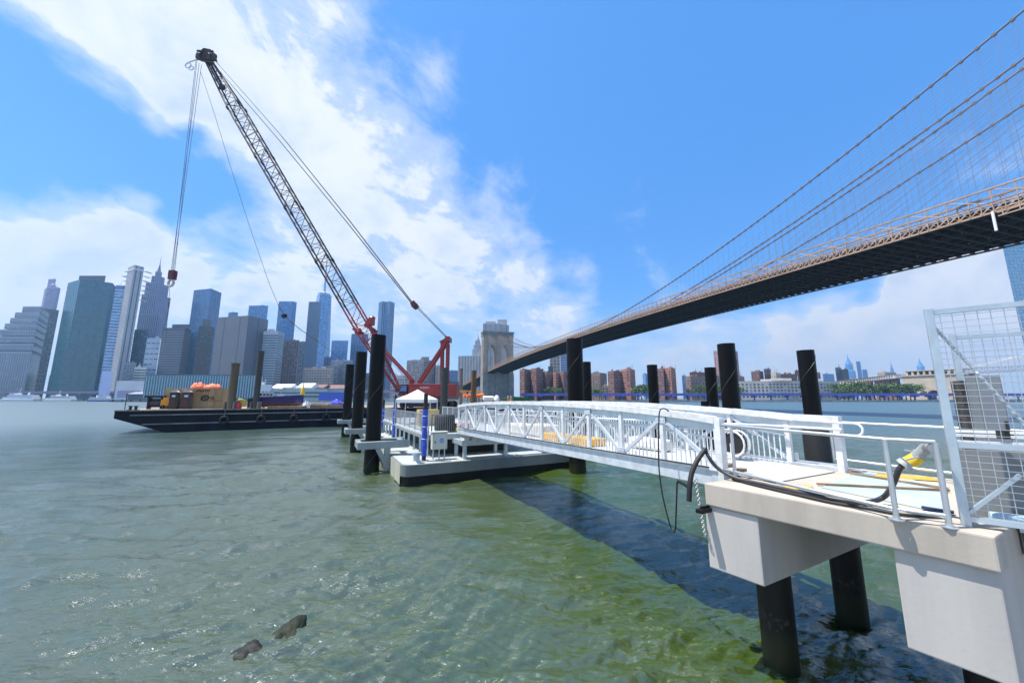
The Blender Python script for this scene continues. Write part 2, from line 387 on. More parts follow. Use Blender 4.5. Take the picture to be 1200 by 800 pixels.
for o in np.arange(-13, 14, 3.2):
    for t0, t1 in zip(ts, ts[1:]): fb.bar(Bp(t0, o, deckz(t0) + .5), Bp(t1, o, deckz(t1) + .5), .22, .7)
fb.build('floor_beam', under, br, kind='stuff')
PS = 3.0
for i, t in enumerate(np.arange(-290, 486, PS)):
    z = deckz(t)
    for o in (-5.3, 4.9, HW):
        h = HT + (1.4 if abs(o) < 9 else 0)
        inn.bar(Bp(t, o, z), Bp(t, o, z + h), .2, .2, BD)
        if i % 2 == 0 and t + 2 * PS < 486: inn.bar(Bp(t, o, z + h), Bp(t + 2 * PS, o, deckz(t + 2 * PS) + .5), .14, .14)
inn.build('inner_truss', tan, br, kind='stuff')
pme = piece('truss_post', tan, (.085, .11), br); dme = piece('truss_diagonal', tan, (.06, .06), br); lat = MB()
for i, t in enumerate(np.arange(-270, 484, PS)):
    z = deckz(t)
    stick('truss_post', pme, Bp(t, -HW, z), Bp(t, -HW, z + HT), br)
    if i % 2 == 0 and t + 2 * PS < 486: stick('truss_diagonal', dme, Bp(t, -HW - .05, z + HT - .1), Bp(t + 2 * PS, -HW - .05, deckz(t + 2 * PS) + 1.8), br)
    for k in range(2):
        ta, tb = t + k * PS / 2, t + (k + 1) * PS / 2
        lat.bar(Bp(ta, -HW - .12, deckz(ta) + .3), Bp(tb, -HW - .12, deckz(tb) + 1.7), .12, .22); lat.bar(Bp(ta, -HW + .12, deckz(ta) + 1.7), Bp(tb, -HW + .12, deckz(tb) + .3), .12, .2)
        lat.bar(Bp(ta, -HW - .2, deckz(ta) + .1), Bp(ta, -HW - .2, deckz(ta) + 1.9), .14, .14)
lat.build('lattice_web', mat((.42, .27, .18), .7, 0, .35, .5), br, kind='stuff')
cabm = mat((.13, .095, .085), .6, 0, .15, .3); wirem = mat((.19, .17, .17), .6, 0, .1, .3)
su = MB(); st = MB(); cl = MB()
for o in (-HW, -1.5, 1.5, HW):
    m_ = MB(); m_.tube([Bp(t, o, cabz(t)) for t in list(np.arange(-284, 0, 20)) + list(np.arange(0, 487, 9))], .19, 7)
    m_.build('main_cable', cabm, br, smooth=True)
    for t in np.arange(4, 486, 2.3):
        zc, zd = cabz(t), deckz(t) + HT - .3
        if zc > zd + .6: su.bar(Bp(t, o, zd), Bp(t, o, zc), .034, .034, BD)
        cl.bar(Bp(t - .25, o, cabz(t - .25)), Bp(t + .25, o, cabz(t + .25)), .5, .52)
    for k in range(2, 29):
        t = 486 - 4.6 * k; st.bar(Bp(t, o, deckz(t) + HT), Bp(486, o, 89), .04, .04)
        t = 4.6 * k; st.bar(Bp(t, o, deckz(t) + HT), Bp(0, o, 89), .04, .04)
su.build('suspender', wirem, br, kind='stuff'); st.build('diagonal_stay', wirem, br, kind='stuff'); cl.build('cable_band', cabm, br, kind='stuff')
# travelling maintenance platform hung under the deck where it leaves the frame
best = min(np.arange(250, 470, .5), key=lambda t: abs((Bp(t, -HW, deckz(t)).x / (Bp(t, -HW, deckz(t)).y * _c + (deckz(t) - CZ) * _s)) * F + 600 - 1168) if Bp(t, -HW, 0).y > 3 else 9e9)
b = MB(); z = deckz(best)
b.tube([Bp(best, -HW - .8, z + .1), Bp(best, -HW - .8, z - 3.7)], .2, 8)
b.build('hanger_post', white, br)
b = MB()
for k in range(10):
    t = best + 1.2 + k * 2.0; b.bar(Bp(t, -HW - .9, z + .3), Bp(t, -HW - .9, z - 1.1), .16); b.bar(Bp(t, -HW - .9, z - 1.1), Bp(t + 2, -HW - .9, z + .3), .12)
for h in (.3, -.4, -1.1): b.bar(Bp(best + .6, -HW - .9, z + h), Bp(best + 22, -HW - .9, z + h), .2)
tbox(b, best + 5, best + 22, -HW - .8, -HW + 6, z - 1.5, z - 1.2)
b.build('maintenance_platform', tan, br)
# ------------------------------------------------------------------ skyline
def gmat(rgb, rough=.16): return mat(rgb, rough, 0, .45, .14, 0, False, .8)
g_dark = gmat((.035, .05, .075)); g_blue = gmat((.05, .14, .32)); g_teal = gmat((.018, .10, .135)); g_sky = gmat((.11, .28, .55))
def facade(mb, a, c, z0, z1, style, fh, cw, ww, wh, off=.12, alt=None):
    d = c - a; L = d.length; d.normalize(); n = d.cross(Zv)          # outward for left->right order seen from the river
    def pane(x0, x1, y0, y1, t=off):
        p = a + d * x0; q = a + d * x1
        (alt if alt is not None and random.random() < .22 else mb)._add([(p.x, p.y, y0), (q.x, q.y, y0), (q.x, q.y, y1), (p.x, p.y, y1)] + [(p.x + n.x * t, p.y + n.y * t, y0), (q.x + n.x * t, q.y + n.y * t, y0), (q.x + n.x * t, q.y + n.y * t, y1), (p.x + n.x * t, p.y + n.y * t, y1)],
                [(4, 5, 6, 7), (0, 1, 5, 4), (3, 7, 6, 2), (0, 4, 7, 3), (1, 2, 6, 5)])
    nf = max(1, int((z1 - z0 - 2) / fh)); nc = max(1, int(L / cw)); gx = L / nc
    if style == 'grid':
        for i in range(nf):
            for j in range(nc):
                if random.random() < .03: continue
                y = z0 + 1.5 + i * fh; x = j * gx + gx * (1 - ww) / 2; pane(x, x + gx * ww, y, y + fh * wh)
    elif style == 'bands':
        for i in range(nf): y = z0 + 1.5 + i * fh; pane(.5, L - .5, y, y + fh * wh)
    elif style == 'fins':
        for j in range(nc): x = j * gx + gx * (1 - ww) / 2; pane(x, x + gx * ww, z0 + 1, z1 - 1.5)
    elif style == 'curtain':
        for i in range(nf): y = z0 + 1.5 + i * fh; pane(0.05, L - .05, y, y + fh * .16, .18)
        for j in range(nc + 1): x = min(max(j * gx, .3), L - .3); pane(x - .16, x + .16, z0, z1 - .3, .26)
GRP = 'towers of the far city skyline'
def bld(label, roof, wall, win=None, back=30, style='grid', fh=4.2, cw=4.0, ww=.55, wh=.5, name='office_tower', base=1.9, pent=None, part='window', crown=None, rt=2):
    p0 = P(*roof[0]); z1 = p0.z
    pts = [P(*q) for q in roof]; pts = [Vector((p.x, p.y, 0)) for p in pts]
    n = Vector((sum(p.x for p in pts), sum(p.y for p in pts), 0)).normalized()
    fp = pts + [pts[-1] + n * back, pts[0] + n * back]
    t = thing(name, label, 'building', (pts[0].x, pts[0].y, base), GRP)
    b = MB(); b.prism(fp, base, z1)
    b.build('wall', wall, t)
    if style != 'none':
        wm = MB(); lw = MB() if style == 'grid' and part == 'window' else None
        for a, c in list(zip(pts, pts[1:])) + [(pts[-1], fp[-2]), (fp[-1], pts[0])]: facade(wm, a, c, base + 2, z1, style, fh, cw, ww, wh, alt=lw)
        if lw and lw.v: lw.build('sky_toned_window', slate, t, kind='stuff')  # random paler panes, with reflected sky put into their colour
        if wm.v: wm.build(part, win or g_dark, t, kind='stuff')
    W_ = (pts[-1] - pts[0]).length
    if pent:
        pb = MB()
        for (x0, x1, py) in pent:
            a = P(x0, py, roof[0][2] + back * .35); c = P(x1, py, roof[0][2] + back * .35)
            nn = Vector((a.x, a.y, 0)).normalized() * back * .4
            pb.prism([(a.x, a.y), (c.x, c.y), (c.x + nn.x, c.y + nn.y), (a.x + nn.x, a.y + nn.y)], z1 - .01, a.z)
        pb.build('penthouse', crown or wall, t)
    if rt:
        rb = MB(); cen = sum(fp, Vector()) / len(fp)
        for k in range(rt):
            q = cen.lerp(fp[random.randrange(len(fp))], random.uniform(.1, .5)); s_ = W_ * random.uniform(.08, .2)
            rb.box((q.x, q.y, z1 - .01), s_, s_, random.uniform(1.5, 4), math.atan2(n.y, n.x))
            if random.random() < .4: rb.box((q.x + s_, q.y, z1 - .01), .35, .35, random.uniform(5, 9))
        rb.build('rooftop_unit', wall, t, kind='stuff')
    return t, z1, fp
stone_g = mat((.28, .29, .33), .8, 0, .12, .05); stone_d = mat((.10, .105, .13), .8, 0, .15, .05); stone_l = mat((.52, .50, .48), .8, 0, .12, .05)
brownb = mat((.125, .115, .125), .8, 0, .15, .05); brick = mat((.36, .17, .125), .85, 0, .14, .08); brick2 = mat((.22, .12, .10), .85, 0, .15, .08); brick3 = mat((.27, .19, .16), .85, 0, .15, .08)
beige = mat((.47, .40, .32), .85, 0, .12, .06); lav = mat((.36, .32, .46), .75, 0, .12, .05); whiteb = mat((.62, .62, .64), .7, 0, .1, .05); slate = mat((.20, .22, .26), .7, 0, .12, .05)

# stepped block at the water's edge
cor = P(48, 359, 690); zt = cor.z
t = thing('office_tower', 'grey stepped office block with terraces climbing to its corner by the river', 'building', (cor.x, cor.y, 1.9), GRP)
steps = [(27, 359), (18, 366), (12.5, 372.5), (6, 379), (-1, 386), (-9, 394), (-18, 402), (-45, 411)]
wb = MB(); wn = MB(); zprev = None
for i, (px, py) in enumerate(steps):
    a = P(px, py, 690 - i * 2.2); zz = a.z; zlow = P(*steps[i + 1], 690).z if i + 1 < len(steps) else 1.9
    d0 = 2.2 * i * Vector((cor.x, cor.y, 0)).normalized()
    c0 = Vector((cor.x, cor.y, 0)) - d0; a0 = Vector((a.x, a.y, 0))
    r0 = Vector((P(57, 372, 745).x, P(57, 372, 745).y, 0)); bk = Vector((a0.x - 25, a0.y + 60, 0))
    wb.prism([a0, c0, r0, bk], zlow if i + 1 < len(steps) else 1.9, zz)
    facade(wn, a0, c0, zlow, zz - .5, 'grid', 4.0, 4.2, .5, .55); facade(wn, c0, r0, zlow, zz, 'grid', 4.0, 4.2, .55, .6)
wb.build('wall', mat((.31, .33, .38), .8, 0, .12, .05), t); wn.build('window', g_dark, t, kind='stuff')
bld('dark flat topped block wedged between the stepped block and the teal tower', [(49, 361, 800), (69, 365, 820)], brownb, g_dark, 40, 'grid')
t, z1, fp = bld('slim lavender tower with rounded shoulders and small rooftop dome', [(52.5, 338, 900), (56, 332.5, 890), (69, 332.5, 890), (71, 338, 900)], lav, g_dark, 26, 'grid', ww=.45, pent=[(57, 66, 327)])
b = MB(); q = sum(fp, Vector()) / 6; b.lathe((q.x, q.y, z1 + 6), [(5, 0), (4.6, 3), (3, 6), (.6, 8), (.4, 22), (.1, 24)], 10); b.build('dome', lav, t)
bld('teal glass tower with a chamfered corner and dark rooftop plant', [(80, 331.5, 690), (93.5, 331, 668), (131, 336, 690), (139, 338, 735)], g_teal, mat((.05, .16, .20), .4, 0, .1, .05), 50, 'curtain', fh=4.2, cw=9, part='mullion', pent=[(93, 124, 323)], crown=stone_d)
t, z1, fp = bld('blue glass tower with white balcony slabs beside the concrete slab tower', [(136, 334, 640), (151.5, 334, 648)], g_sky, whiteb, 26, 'bands', fh=5.5, wh=.28, part='balcony')
t, z1, fp = bld('tall raw concrete slab tower under construction with an open crown', [(150.5, 313, 640), (158, 309, 628), (169, 313, 640)], mat((.45, .44, .45), .8, 0, .12, .05), stone_d, 24, 'fins', cw=5, ww=.22, part='shaft_recess')
b = MB(); n_ = Vector((fp[0].x, fp[0].y, 0)).normalized()
for k, zz in enumerate(range(int(z1) - 62, int(z1) - 2, 9)):
    b.obox((fp[0].x - 7 - (k % 2) * 3, fp[0].y, zz), (8 + (k % 2) * 3, 0, 0), (0, 12, 0), (0, 0, .8)); b.obox((fp[2].x - .1, fp[2].y, zz), (5 - (k % 2) * 2, 0, 0), (0, 12, 0), (0, 0, .8))
b.prism([p + n_ * -1.5 for p in fp[:3]] + [p + n_ * 2 for p in fp[3:]], z1 - 9, z1 - 6); b.build('floor_slab', whiteb, t)
t, z1, fp = bld('pointed violet art deco skyscraper with a slender spire', [(164, 368, 860), (186, 369, 860)], mat((.24, .22, .33), .8, 0, .12, .05), g_dark, 40, 'fins', cw=4.5, ww=.4)
b = MB(); wn = MB(); cx_ = sum(fp, Vector()) / 4
for (pa, pb_, py) in ((167.5, 185, 345), (170.5, 184.5, 331), (174.5, 182.5, 322), (177, 181, 316)):
    a = P(pa, py, 868); c = P(pb_, py, 868); w_ = (c - a).length; m_ = Vector(((a.x + c.x) / 2, 884, 0))
    b.box((m_.x, m_.y, 150), w_, w_, a.z - 150); facade(wn, Vector((m_.x - w_ / 2, m_.y - w_ / 2, 0)), Vector((m_.x + w_ / 2, m_.y - w_ / 2, 0)), 190, a.z, 'fins', 4, 4.2, .4, .5)
top = P(179.5, 311, 875); b.lathe((m_.x, m_.y, a.z - 1), [(4.2, 0), (2.6, 9), (.7, 22), (.15, 44)], 8)
b.build('spire_tier', mat((.24, .22, .33), .8, 0, .12, .05), t); wn.build('window', g_dark, t, kind='stuff')
bld('dark blue glass block in front of the pointed skyscraper', [(158, 386, 660), (175, 388, 660)], mat((.10, .13, .2), .5, 0, .1, .05), g_dark, 30, 'grid')
bld('pale blue grey tower with an irregular pixel window pattern', [(172.5, 396, 610), (188.5, 397, 612)], mat((.42, .48, .56), .6, 0, .1, .05), g_dark, 24, 'grid', fh=9, cw=6, ww=.75, wh=.18)
bld('dark brown grey residential slab with white balcony stripes at one edge', [(191, 384, 600), (217, 384, 600), (224, 386, 620)], stone_d, mat((.3, .3, .34), .6), 30, 'bands', fh=4, wh=.22, part='balcony', pent=[(202, 223, 380)])
bld('tall blue glass tower with a slanting shoulder rising behind the brown slabs', [(227.5, 340, 740), (247, 340, 728), (259, 347, 760)], g_blue, mat((.18, .3, .45), .4), 40, 'curtain', fh=4.2, cw=6, part='mullion')
bld('light blue narrow glass strip building between the two brown slabs', [(224, 388, 640), (232, 388, 640)], g_sky, mat((.3, .42, .55), .4), 20, 'curtain', part='mullion')
bld('brown windowed tower with ornate white top floors left of the monolith', [(233, 382, 630), (252, 380, 640)], brownb, g_dark, 30, 'grid', pent=[(238, 247, 374)])
bld('huge plain grey brown windowless monolith with three dark vertical seams', [(255, 372, 600), (291, 373, 585), (314, 380, 620)], mat((.15, .155, .18), .85, 0, .08, .04), stone_d, 45, 'fins', cw=22, ww=.06, part='vertical_seam')
bld('bright blue glass box rising behind the monolith', [(292, 358, 900), (314, 360.5, 900)], g_sky, mat((.2, .35, .6), .4), 30, 'curtain', cw=8, part='mullion')
bld('blue grey office slab with continuous horizontal window bands', [(309, 388, 600), (326, 388, 596), (333.5, 392, 620)], mat((.30, .36, .42), .6, 0, .1, .05), g_dark, 30, 'bands', fh=4.2, wh=.5, pent=[(314, 322, 385.5)])
bld('blue glass tower with a crenellated top near the dangling ball', [(327, 353, 1000), (343, 353, 1000), (346.5, 367, 1010)], g_sky, mat((.12, .25, .5), .4), 36, 'curtain', cw=7, part='mullion')
bld('brown masonry office tower with orange tinted cornice', [(333, 398, 680), (351, 398.5, 684)], mat((.27, .2, .19), .8, 0, .12, .05), g_dark, 26, 'grid')
bld('low dark slate block behind the beige row', [(351, 400, 800), (358, 400, 800)], slate, g_dark, 30, 'grid')
bld('dark steel blue slab tower standing before the tallest skyscraper', [(362, 353.5, 1000), (376.5, 353.5, 1000)], mat((.10, .14, .21), .4, 0, .1, .05), mat((.16, .21, .3), .4), 30, 'fins', cw=4, ww=.4)
# tallest, tapering glass tower with mast
t = thing('office_tower', 'tallest tapering blue glass skyscraper topped by a thin mast', 'building', tuple(P(375, 466, 1400)), GRP)
a, c = P(366.5, 344, 1400), P(383.5, 344, 1400); wdt = (c - a).length; cxx, zz = (a.x + c.x) / 2, a.z
b = MB(); hb = wdt * .56; ht_ = wdt * .40
bot = [(cxx - hb, 1400), (cxx + hb, 1400), (cxx + hb, 1400 + 2 * hb), (cxx - hb, 1400 + 2 * hb)]
topq = [(cxx + (ht_ * 1.3) * math.cos(q), 1400 + hb + ht_ * 1.3 * math.sin(q)) for q in (-math.pi / 2, 0, math.pi / 2, math.pi)]
vs = [(*p, 1.9) for p in bot] + [(*p, zz) for p in topq]
fs = [(3, 2, 1, 0), (4, 5, 6, 7)]
for i in range(4): fs += [(i, (i + 1) % 4, 4 + i)] ; fs += [((i + 1) % 4, 4 + (i + 1) % 4, 4 + i)]
b._add(vs, fs); b.build('wall', g_sky, t)
b = MB(); b.lathe((cxx, 1400 + hb, zz), [(wdt * .40, 0), (wdt * .40, 8), (wdt * .2, 9), (4.5, 16), (3.6, 70), (2.4, 130), (1.2, 165)], 10); b.build('mast', mat((.35, .42, .55), .5), t)
bld('long low beige block with regular small windows on the waterfront', [(356, 431, 640), (391, 432, 640)], beige, brownb, 30, 'grid', fh=4.5, cw=4.5)
bld('mid blue glass cube behind the grey mid rise cluster', [(389, 399, 900), (408, 399.5, 900)], g_sky, mat((.2, .35, .6), .4), 40, 'curtain', cw=8, part='mullion')
bld('small dark blue stepped tower beside the blue glass cube', [(380, 418, 850), (388, 417, 850)], mat((.12, .17, .3), .6, 0, .1, .05), g_dark, 30, 'grid')
bld('pale grey mid rise with narrow windows below the blue glass cube', [(388, 422, 720), (414, 423, 720)], mat((.32, .33, .38), .7, 0, .1, .05), g_dark, 30, 'grid')
bld('blue tower half hidden behind the near black piles and crane foot', [(412, 391, 950), (432, 391, 950)], mat((.14, .22, .36), .4, 0, .1, .05), g_blue, 36, 'fins', cw=4, ww=.5)
bld('tall rippled silver blue residential tower behind the crane boom foot', [(444, 354, 760), (448, 353, 752), (452, 353.5, 756), (457, 353, 752), (462.5, 354, 766)], mat((.24, .33, .44), .35, .3, .1, .05), g_blue, 30, 'fins', cw=3.2, ww=.55, rt=0)
bld('broad grey brown tower block behind the crane gantry', [(477, 422, 640), (497, 421, 632), (511, 424, 650)], mat((.28, .26, .26), .8, 0, .12, .05), g_dark, 30, 'grid', pent=[(494, 503, 418)])
bld('narrow cream apartment tower next to the crane gantry legs', [(511, 428, 640), (517.5, 428, 640)], beige, brownb, 20, 'grid')
bld('low blue glass block on the horizon right of the crane gantry', [(526, 434, 1100), (537, 435, 1100)], mat((.12, .2, .36), .5), g_blue, 30, 'bands')
# municipal building with wedding cake tower
muni = mat((.42, .42, .43), .8, 0, .1, .05)
t, z1, fp = bld('pale civic building with tiered wedding cake tower and statue', [(537, 417, 800), (564, 415.5, 790)], muni, slate, 40, 'fins', cw=6, ww=.3)
b = MB()
for (pa, pb_, py) in ((553.5, 565, 409), (555, 563.5, 404), (556.5, 562, 398.5)):
    a = P(pa, py, 805); c = P(pb_, py, 805); w_ = (c - a).length; b.box(((a.x + c.x) / 2, 817, z1 - 8), w_, w_, a.z - z1 + 8)
b.lathe(((a.x + c.x) / 2, 817, a.z - .1), [(3.8, 0), (3.4, 5), (2, 8), (.9, 14), (.3, 18)], 8); b.build('tower_tier', muni, t)
bld('bulky pale grey telephone exchange tower rising behind the stone bridge tower', [(566, 379, 640), (584, 378, 640), (596.5, 382, 655)], mat((.42, .42, .43), .8, 0, .1, .05), stone_g, 40, 'fins', cw=9, ww=.18, pent=[(583, 594, 374.5), (569, 581, 376.5)], part='vertical_seam')
# housing east of the stone tower
HG = [('brick slab with pale lit edge just past the stone bridge tower', 609, 622, 433, 560, brick2, (609, 613)), ('brick slab with pink end wall behind small green tree', 622, 637, 432, 556, brick2, (622.5, 628)),
      ('dusky brick block beneath the cream tower', 634, 648, 436, 570, brick3, None), ('orange brick block below the blue glass slab', 648, 656, 437, 560, brick, (648, 652)), ('reddish block tucked against the big black pile', 655, 668, 436, 566, brick2, (655.5, 660))]
for lb, a, c, py, d, m_, lit in HG:
    bld(lb, [(a, py, d), (a + (c - a) * .42, py - .4, d - 14), (c, py, d + 4)], m_, g_dark, 26, 'grid', fh=4, cw=3.6, ww=.4, wh=.45, name='apartment_block')
bld('tall cream office slab beside a blue glass strip', [(644, 412, 900), (656, 412.5, 900)], beige, brownb, 26, 'grid', cw=8, fh=8)
bld('narrow blue glass slab touching the big black pile', [(656.5, 414, 880), (665, 415, 880)], g_blue, whiteb, 24, 'curtain', cw=10, part='mullion')
bld('small dark chimney like tower left of the cream slab', [(642.5, 429, 700), (648, 428.5, 700)], stone_d, g_dark, 14, 'grid')
H2 = [('pair wing brick housing block with stepped rooftops and pink lit left bay', [(712, 435, 540), (719, 435, 530), (729, 433, 545)], brick2), ('right hand wing of the stepped brick housing pair', [(727, 433, 548), (733, 432, 533), (738, 432, 530), (744, 434, 552)], brick),
      ('brick housing tower half behind the slender black pile', [(770, 432, 540), (777, 431, 530), (780, 430.5, 545)], brick2), ('brick housing tower with wide sunlit face right of the slender pile', [(779, 431, 536), (786, 431, 527), (791.5, 433, 552)], brick),
      ('grey brown apartment wall with pale spire behind it', [(691, 437, 600), (703, 439, 590), (711, 440, 610)], brick3), ('pale yellow low block under a green tree', [(705, 452, 560), (713, 452, 560)], beige),
      ('blue domed glass tower peeping between brick towers', [(753, 438, 900), (756, 435.5, 890), (760, 438, 900)], g_sky), ('tiny blue glass tower left of the brown stepped blocks', [(799, 440, 900), (803.5, 440, 900)], g_sky),
      ('brown stepped apartment block with rooftop tanks, nearest the leaning piles', [(803, 441, 560), (809, 440, 548), (825, 440, 552)], brick3), ('taller set back brown apartment block with water towers', [(808, 436, 640), (826, 436, 640)], brick2),
      ('brown apartment block between the two tall dark piles', [(824, 440, 600), (846, 440, 600)], brick3),
      ('tall dusky pink slab tower behind the tall dark pile', [(836, 411, 640), (848, 409, 625), (864, 409, 645)], mat((.38, .22, .22), .8, 0, .12, .05)),
      ('low tan block right of the pink slab', [(864, 441, 620), (872, 440, 620)], brick3), ('clustered brown housing with rounded tops', [(880, 435, 700), (889, 433, 690), (894, 433, 700)], brick2),
      ('taller twin brown housing tower in the distant cluster', [(895, 432, 690), (903, 432, 690)], brick2), ('pale beige tower with square cap', [(903, 437, 660), (909, 435, 650), (914.5, 437, 660)], beige),
      ('long brown housing wall behind the white school building', [(914, 438, 680), (932, 438, 680)], brick2), ('brown tower right beside the leaning wide pile', [(931, 434, 690), (938, 433.5, 690)], brick2), ('brown housing wall continuing right of the leaning wide pile', [(948, 436, 690), (961, 436, 690)], brick3),
      ('pale blue distant glass block with flat roof', [(964, 438, 1100), (977, 438, 1100)], g_sky), ('dark slate tower beside the pale blue glass block', [(978.5, 430.5, 900), (985.5, 430, 900)], slate), ('dark banded tower in the distant cluster', [(985.5, 432.5, 880), (994, 433, 880)], stone_d),
      ('faint blue distant slab tower left of the needle spire', [(1003, 423.5, 1900), (1008, 423.5, 1900)], g_sky), ('faint blue distant low tower below the needle spire', [(1010, 433, 1800), (1016, 433, 1800)], g_sky),
      ('cream stepped building behind the anchorage deck', [(1028, 436, 900), (1036, 433, 890), (1050, 436, 900)], beige)]
for lb, rf, m_ in H2:
    gl = m_ is g_sky
    bld(lb, rf, m_, (mat((.25, .4, .6), .4) if gl else g_dark), 26, 'curtain' if gl else 'grid', fh=4, cw=6 if gl else 3.6, ww=.42, wh=.45, name='office_tower' if gl else 'apartment_block', part='mullion' if gl else 'window', rt=3)
bld('long white institutional building with rows of dark windows on the shore', [(863, 446.5, 560), (900, 446, 552), (934, 446, 552), (982, 447, 560)], mat((.55, .52, .47), .8, 0, .1, .06), g_dark, 30, 'grid', fh=4.6, cw=5, ww=.5, wh=.5, name='school_building', pent=[(912, 925, 443), (952, 962, 443.5)])
def needle(label, px, top, w0, d, m_):
    p = P(px, top, d); z0 = 1.9; r = w0 / F * d / 2
    b = MB(); b.lathe((p.x, p.y, 1.9), [(r, 0), (r, p.z * .62), (r * .72, p.z * .64), (r * .7, p.z * .78), (r * .4, p.z * .84), (.12 * r, p.z * .92), (.04 * r, p.z)], 8)
    tag(b.build('office_tower', m_, None), label, 'building', GRP)
needle('pale blue tower with tall needle spire, tallest of the distant uptown cluster', 993, 416, 10, 2600, g_sky)
needle('faint thin spire behind the cream stepped building', 1043.5, 423, 4, 2800, g_sky)
needle('faint stepped blue spire left of the mesh gate', 1077, 419.5, 9, 3000, g_sky)
bld('giant pale blue glass tower at the edge behind the mesh gate', [(1169, 262, 500), (1215, 258, 500)], mat((.20, .38, .52), .15, 0, .35, .25, 0, False, .8, key='bigglass'), mat((.3, .5, .62), .3), 40, 'grid', fh=5, cw=5, ww=.3, wh=.3, part='pane')
for lb, rf, m_, st in (('low pale block in the gap between the stepped block and the teal tower', [(58, 440, 780), (70, 440, 780)], stone_l, 'grid'), ('mid rise grey block filling the gap right of the teal tower', [(118, 418, 720), (133, 419, 720)], slate, 'grid'),
        ('slate block behind the lavender panelled shed', [(146, 425, 600), (160, 425, 600)], slate, 'grid'), ('pale office block beneath the pointed skyscraper', [(158, 430, 580), (172, 430, 580)], stone_l, 'bands'),
        ('short dark block left of the brown windowed tower', [(216, 405, 680), (226, 405, 680)], stone_d, 'grid'), ('grey setback block right of the tallest skyscraper', [(384, 428, 700), (398, 428, 700)], stone_g, 'grid'),
        ('brown low block at the foot of the rippled tower', [(428, 437, 700), (446, 437, 700)], brownb, 'grid'), ('pale low block right of the rippled tower', [(458, 440, 640), (477, 440, 640)], stone_l, 'grid'),
        ('dark low block between crane gantry and civic building', [(516, 447, 640), (538, 446, 640)], stone_d, 'grid'), ('blue hazy tower behind the huge monolith, its left one', [(268, 366, 1100), (279, 366, 1100)], g_blue, 'curtain')):
    bld(lb, rf, m_, None if st != 'curtain' else mat((.2, .35, .6), .4), 24, st, cw=4 if st == 'grid' else 8, ww=.5, part='window' if st != 'curtain' else 'mullion', rt=3)
# low waterfront
bld('glass pier pavilion with tall vertical fins behind the tan container', [(171, 438.5, 470), (309, 442, 480)], g_teal, mat((.30, .47, .55), .4), 40, 'fins', cw=3.2, ww=.35, name='pier_building', part='fin', rt=0)
bld('white framed waterfront shed with lavender panels', [(137, 446, 540), (170, 443, 540)], whiteb, mat((.35, .3, .45), .6), 30, 'grid', fh=14, cw=26, ww=.82, wh=.72, name='pier_building', rt=0)
bld('plain pale blue waterfront kiosk tower at the foot of the balcony tower', [(120, 434.5, 560), (133, 434.5, 560)], mat((.45, .5, .72), .6, 0, .06, .05), None, 18, 'none', name='pier_building', rt=0)
bld('white waterfront house with two rows of square windows behind the dark spud', [(303, 450.5, 440), (319, 450.5, 440)], whiteb, g_dark, 20, 'grid', fh=5, cw=4, name='pier_building')
bld('long grey green market hall behind the blue boat', [(318, 456, 440), (384, 456, 440)], mat((.35, .42, .42), .7, 0, .1, .05), g_dark, 24, 'bands', fh=4.5, wh=.45, name='pier_building', rt=3)
def gable(label, px0, px1, pe, pr, d, m_, mr, depth=22):
    a, c = P(px0, pe, d), P(px1, pe, d); zr = P(px0, pr, d).z
    t = thing('pier_shed', label, 'building', (a.x, a.y, 1.9), 'sheds on the far waterfront')
    b = MB(); b.prism([(a.x, a.y), (c.x, c.y), (c.x, c.y + depth), (a.x, a.y + depth)], 1.9, a.z); b.build('wall', m_, t)
    b = MB(); y0, y1, ym = a.y - .8, a.y + depth + .8, a.y + depth / 2
    b._add([(a.x - .8, y0, a.z), (c.x + .8, y0, a.z), (c.x + .8, ym, zr), (a.x - .8, ym, zr), (c.x + .8, y1, a.z), (a.x - .8, y1, a.z)], [(0, 1, 2, 3), (3, 2, 4, 5), (0, 3, 5), (1, 4, 2), (0, 5, 4, 1)])
    b.build('roof', mr, t)
gable('shed with long white fabric roof beside the white waterfront house', 318, 339, 454.5, 449.5, 450, whiteb, white)
gable('white tent roofed shed behind the yellow bow marker', 348, 364, 454, 448.5, 455, stone_l, white)
gable('market shed with brick red roof left of the black piles', 364, 379, 454, 450, 470, stone_l, brick2)
gable('low brick red roofed warehouse behind the blue hoarding', 383, 405, 455, 450.5, 480, stone_l, brick2)
gable('dark low pier shed at the water by the ferries', 150, 172, 461.5, 459, 520, stone_d, stone_g)
b = MB(); a, c = P(374, 459.5, 420), P(404, 459.5, 420); b.obox((a.x, a.y, 1.9), (c.x - a.x, 0, 0), (0, 1.5, 0), (0, 0, a.z - 1.9))
tag(b.build('hoarding', mat((.05, .10, .5), .6), None), 'bright blue construction hoarding on the far shore', 'hoarding')
for (x0, x1, d, h, lb) in ((-2, 128, 560, 1.6, 'dark timber ferry pier in front of the teal tower'), (128, 300, 455, 1.8, 'dark low pier in front of the glass pavilion')):
    a, c = P(x0, 466, d), P(x1, 466, d); b = MB(); b.prism([(a.x, a.y), (c.x, c.y), (c.x, c.y + 40), (a.x, a.y + 40)], -.5, h)
    t = thing('ferry_pier', lb, 'pier', (a.x, a.y, 0), 'piers on the far shore'); b.build('pier_deck', stone_d, t)
    pb = MB(); pb.box((0, 0, -1), .8, .8, h + 2.2); f0 = None
    for k in range(16):
        loc = Vector((a.x + (c.x - a.x) * (k + .5) / 16, a.y - .6, 0)) - ORG[t.name]
        if f0 is None: f0 = pb.build('pier_pile', under, None); f0.parent = t; f0.location = loc
        else: again(f0, t, loc)
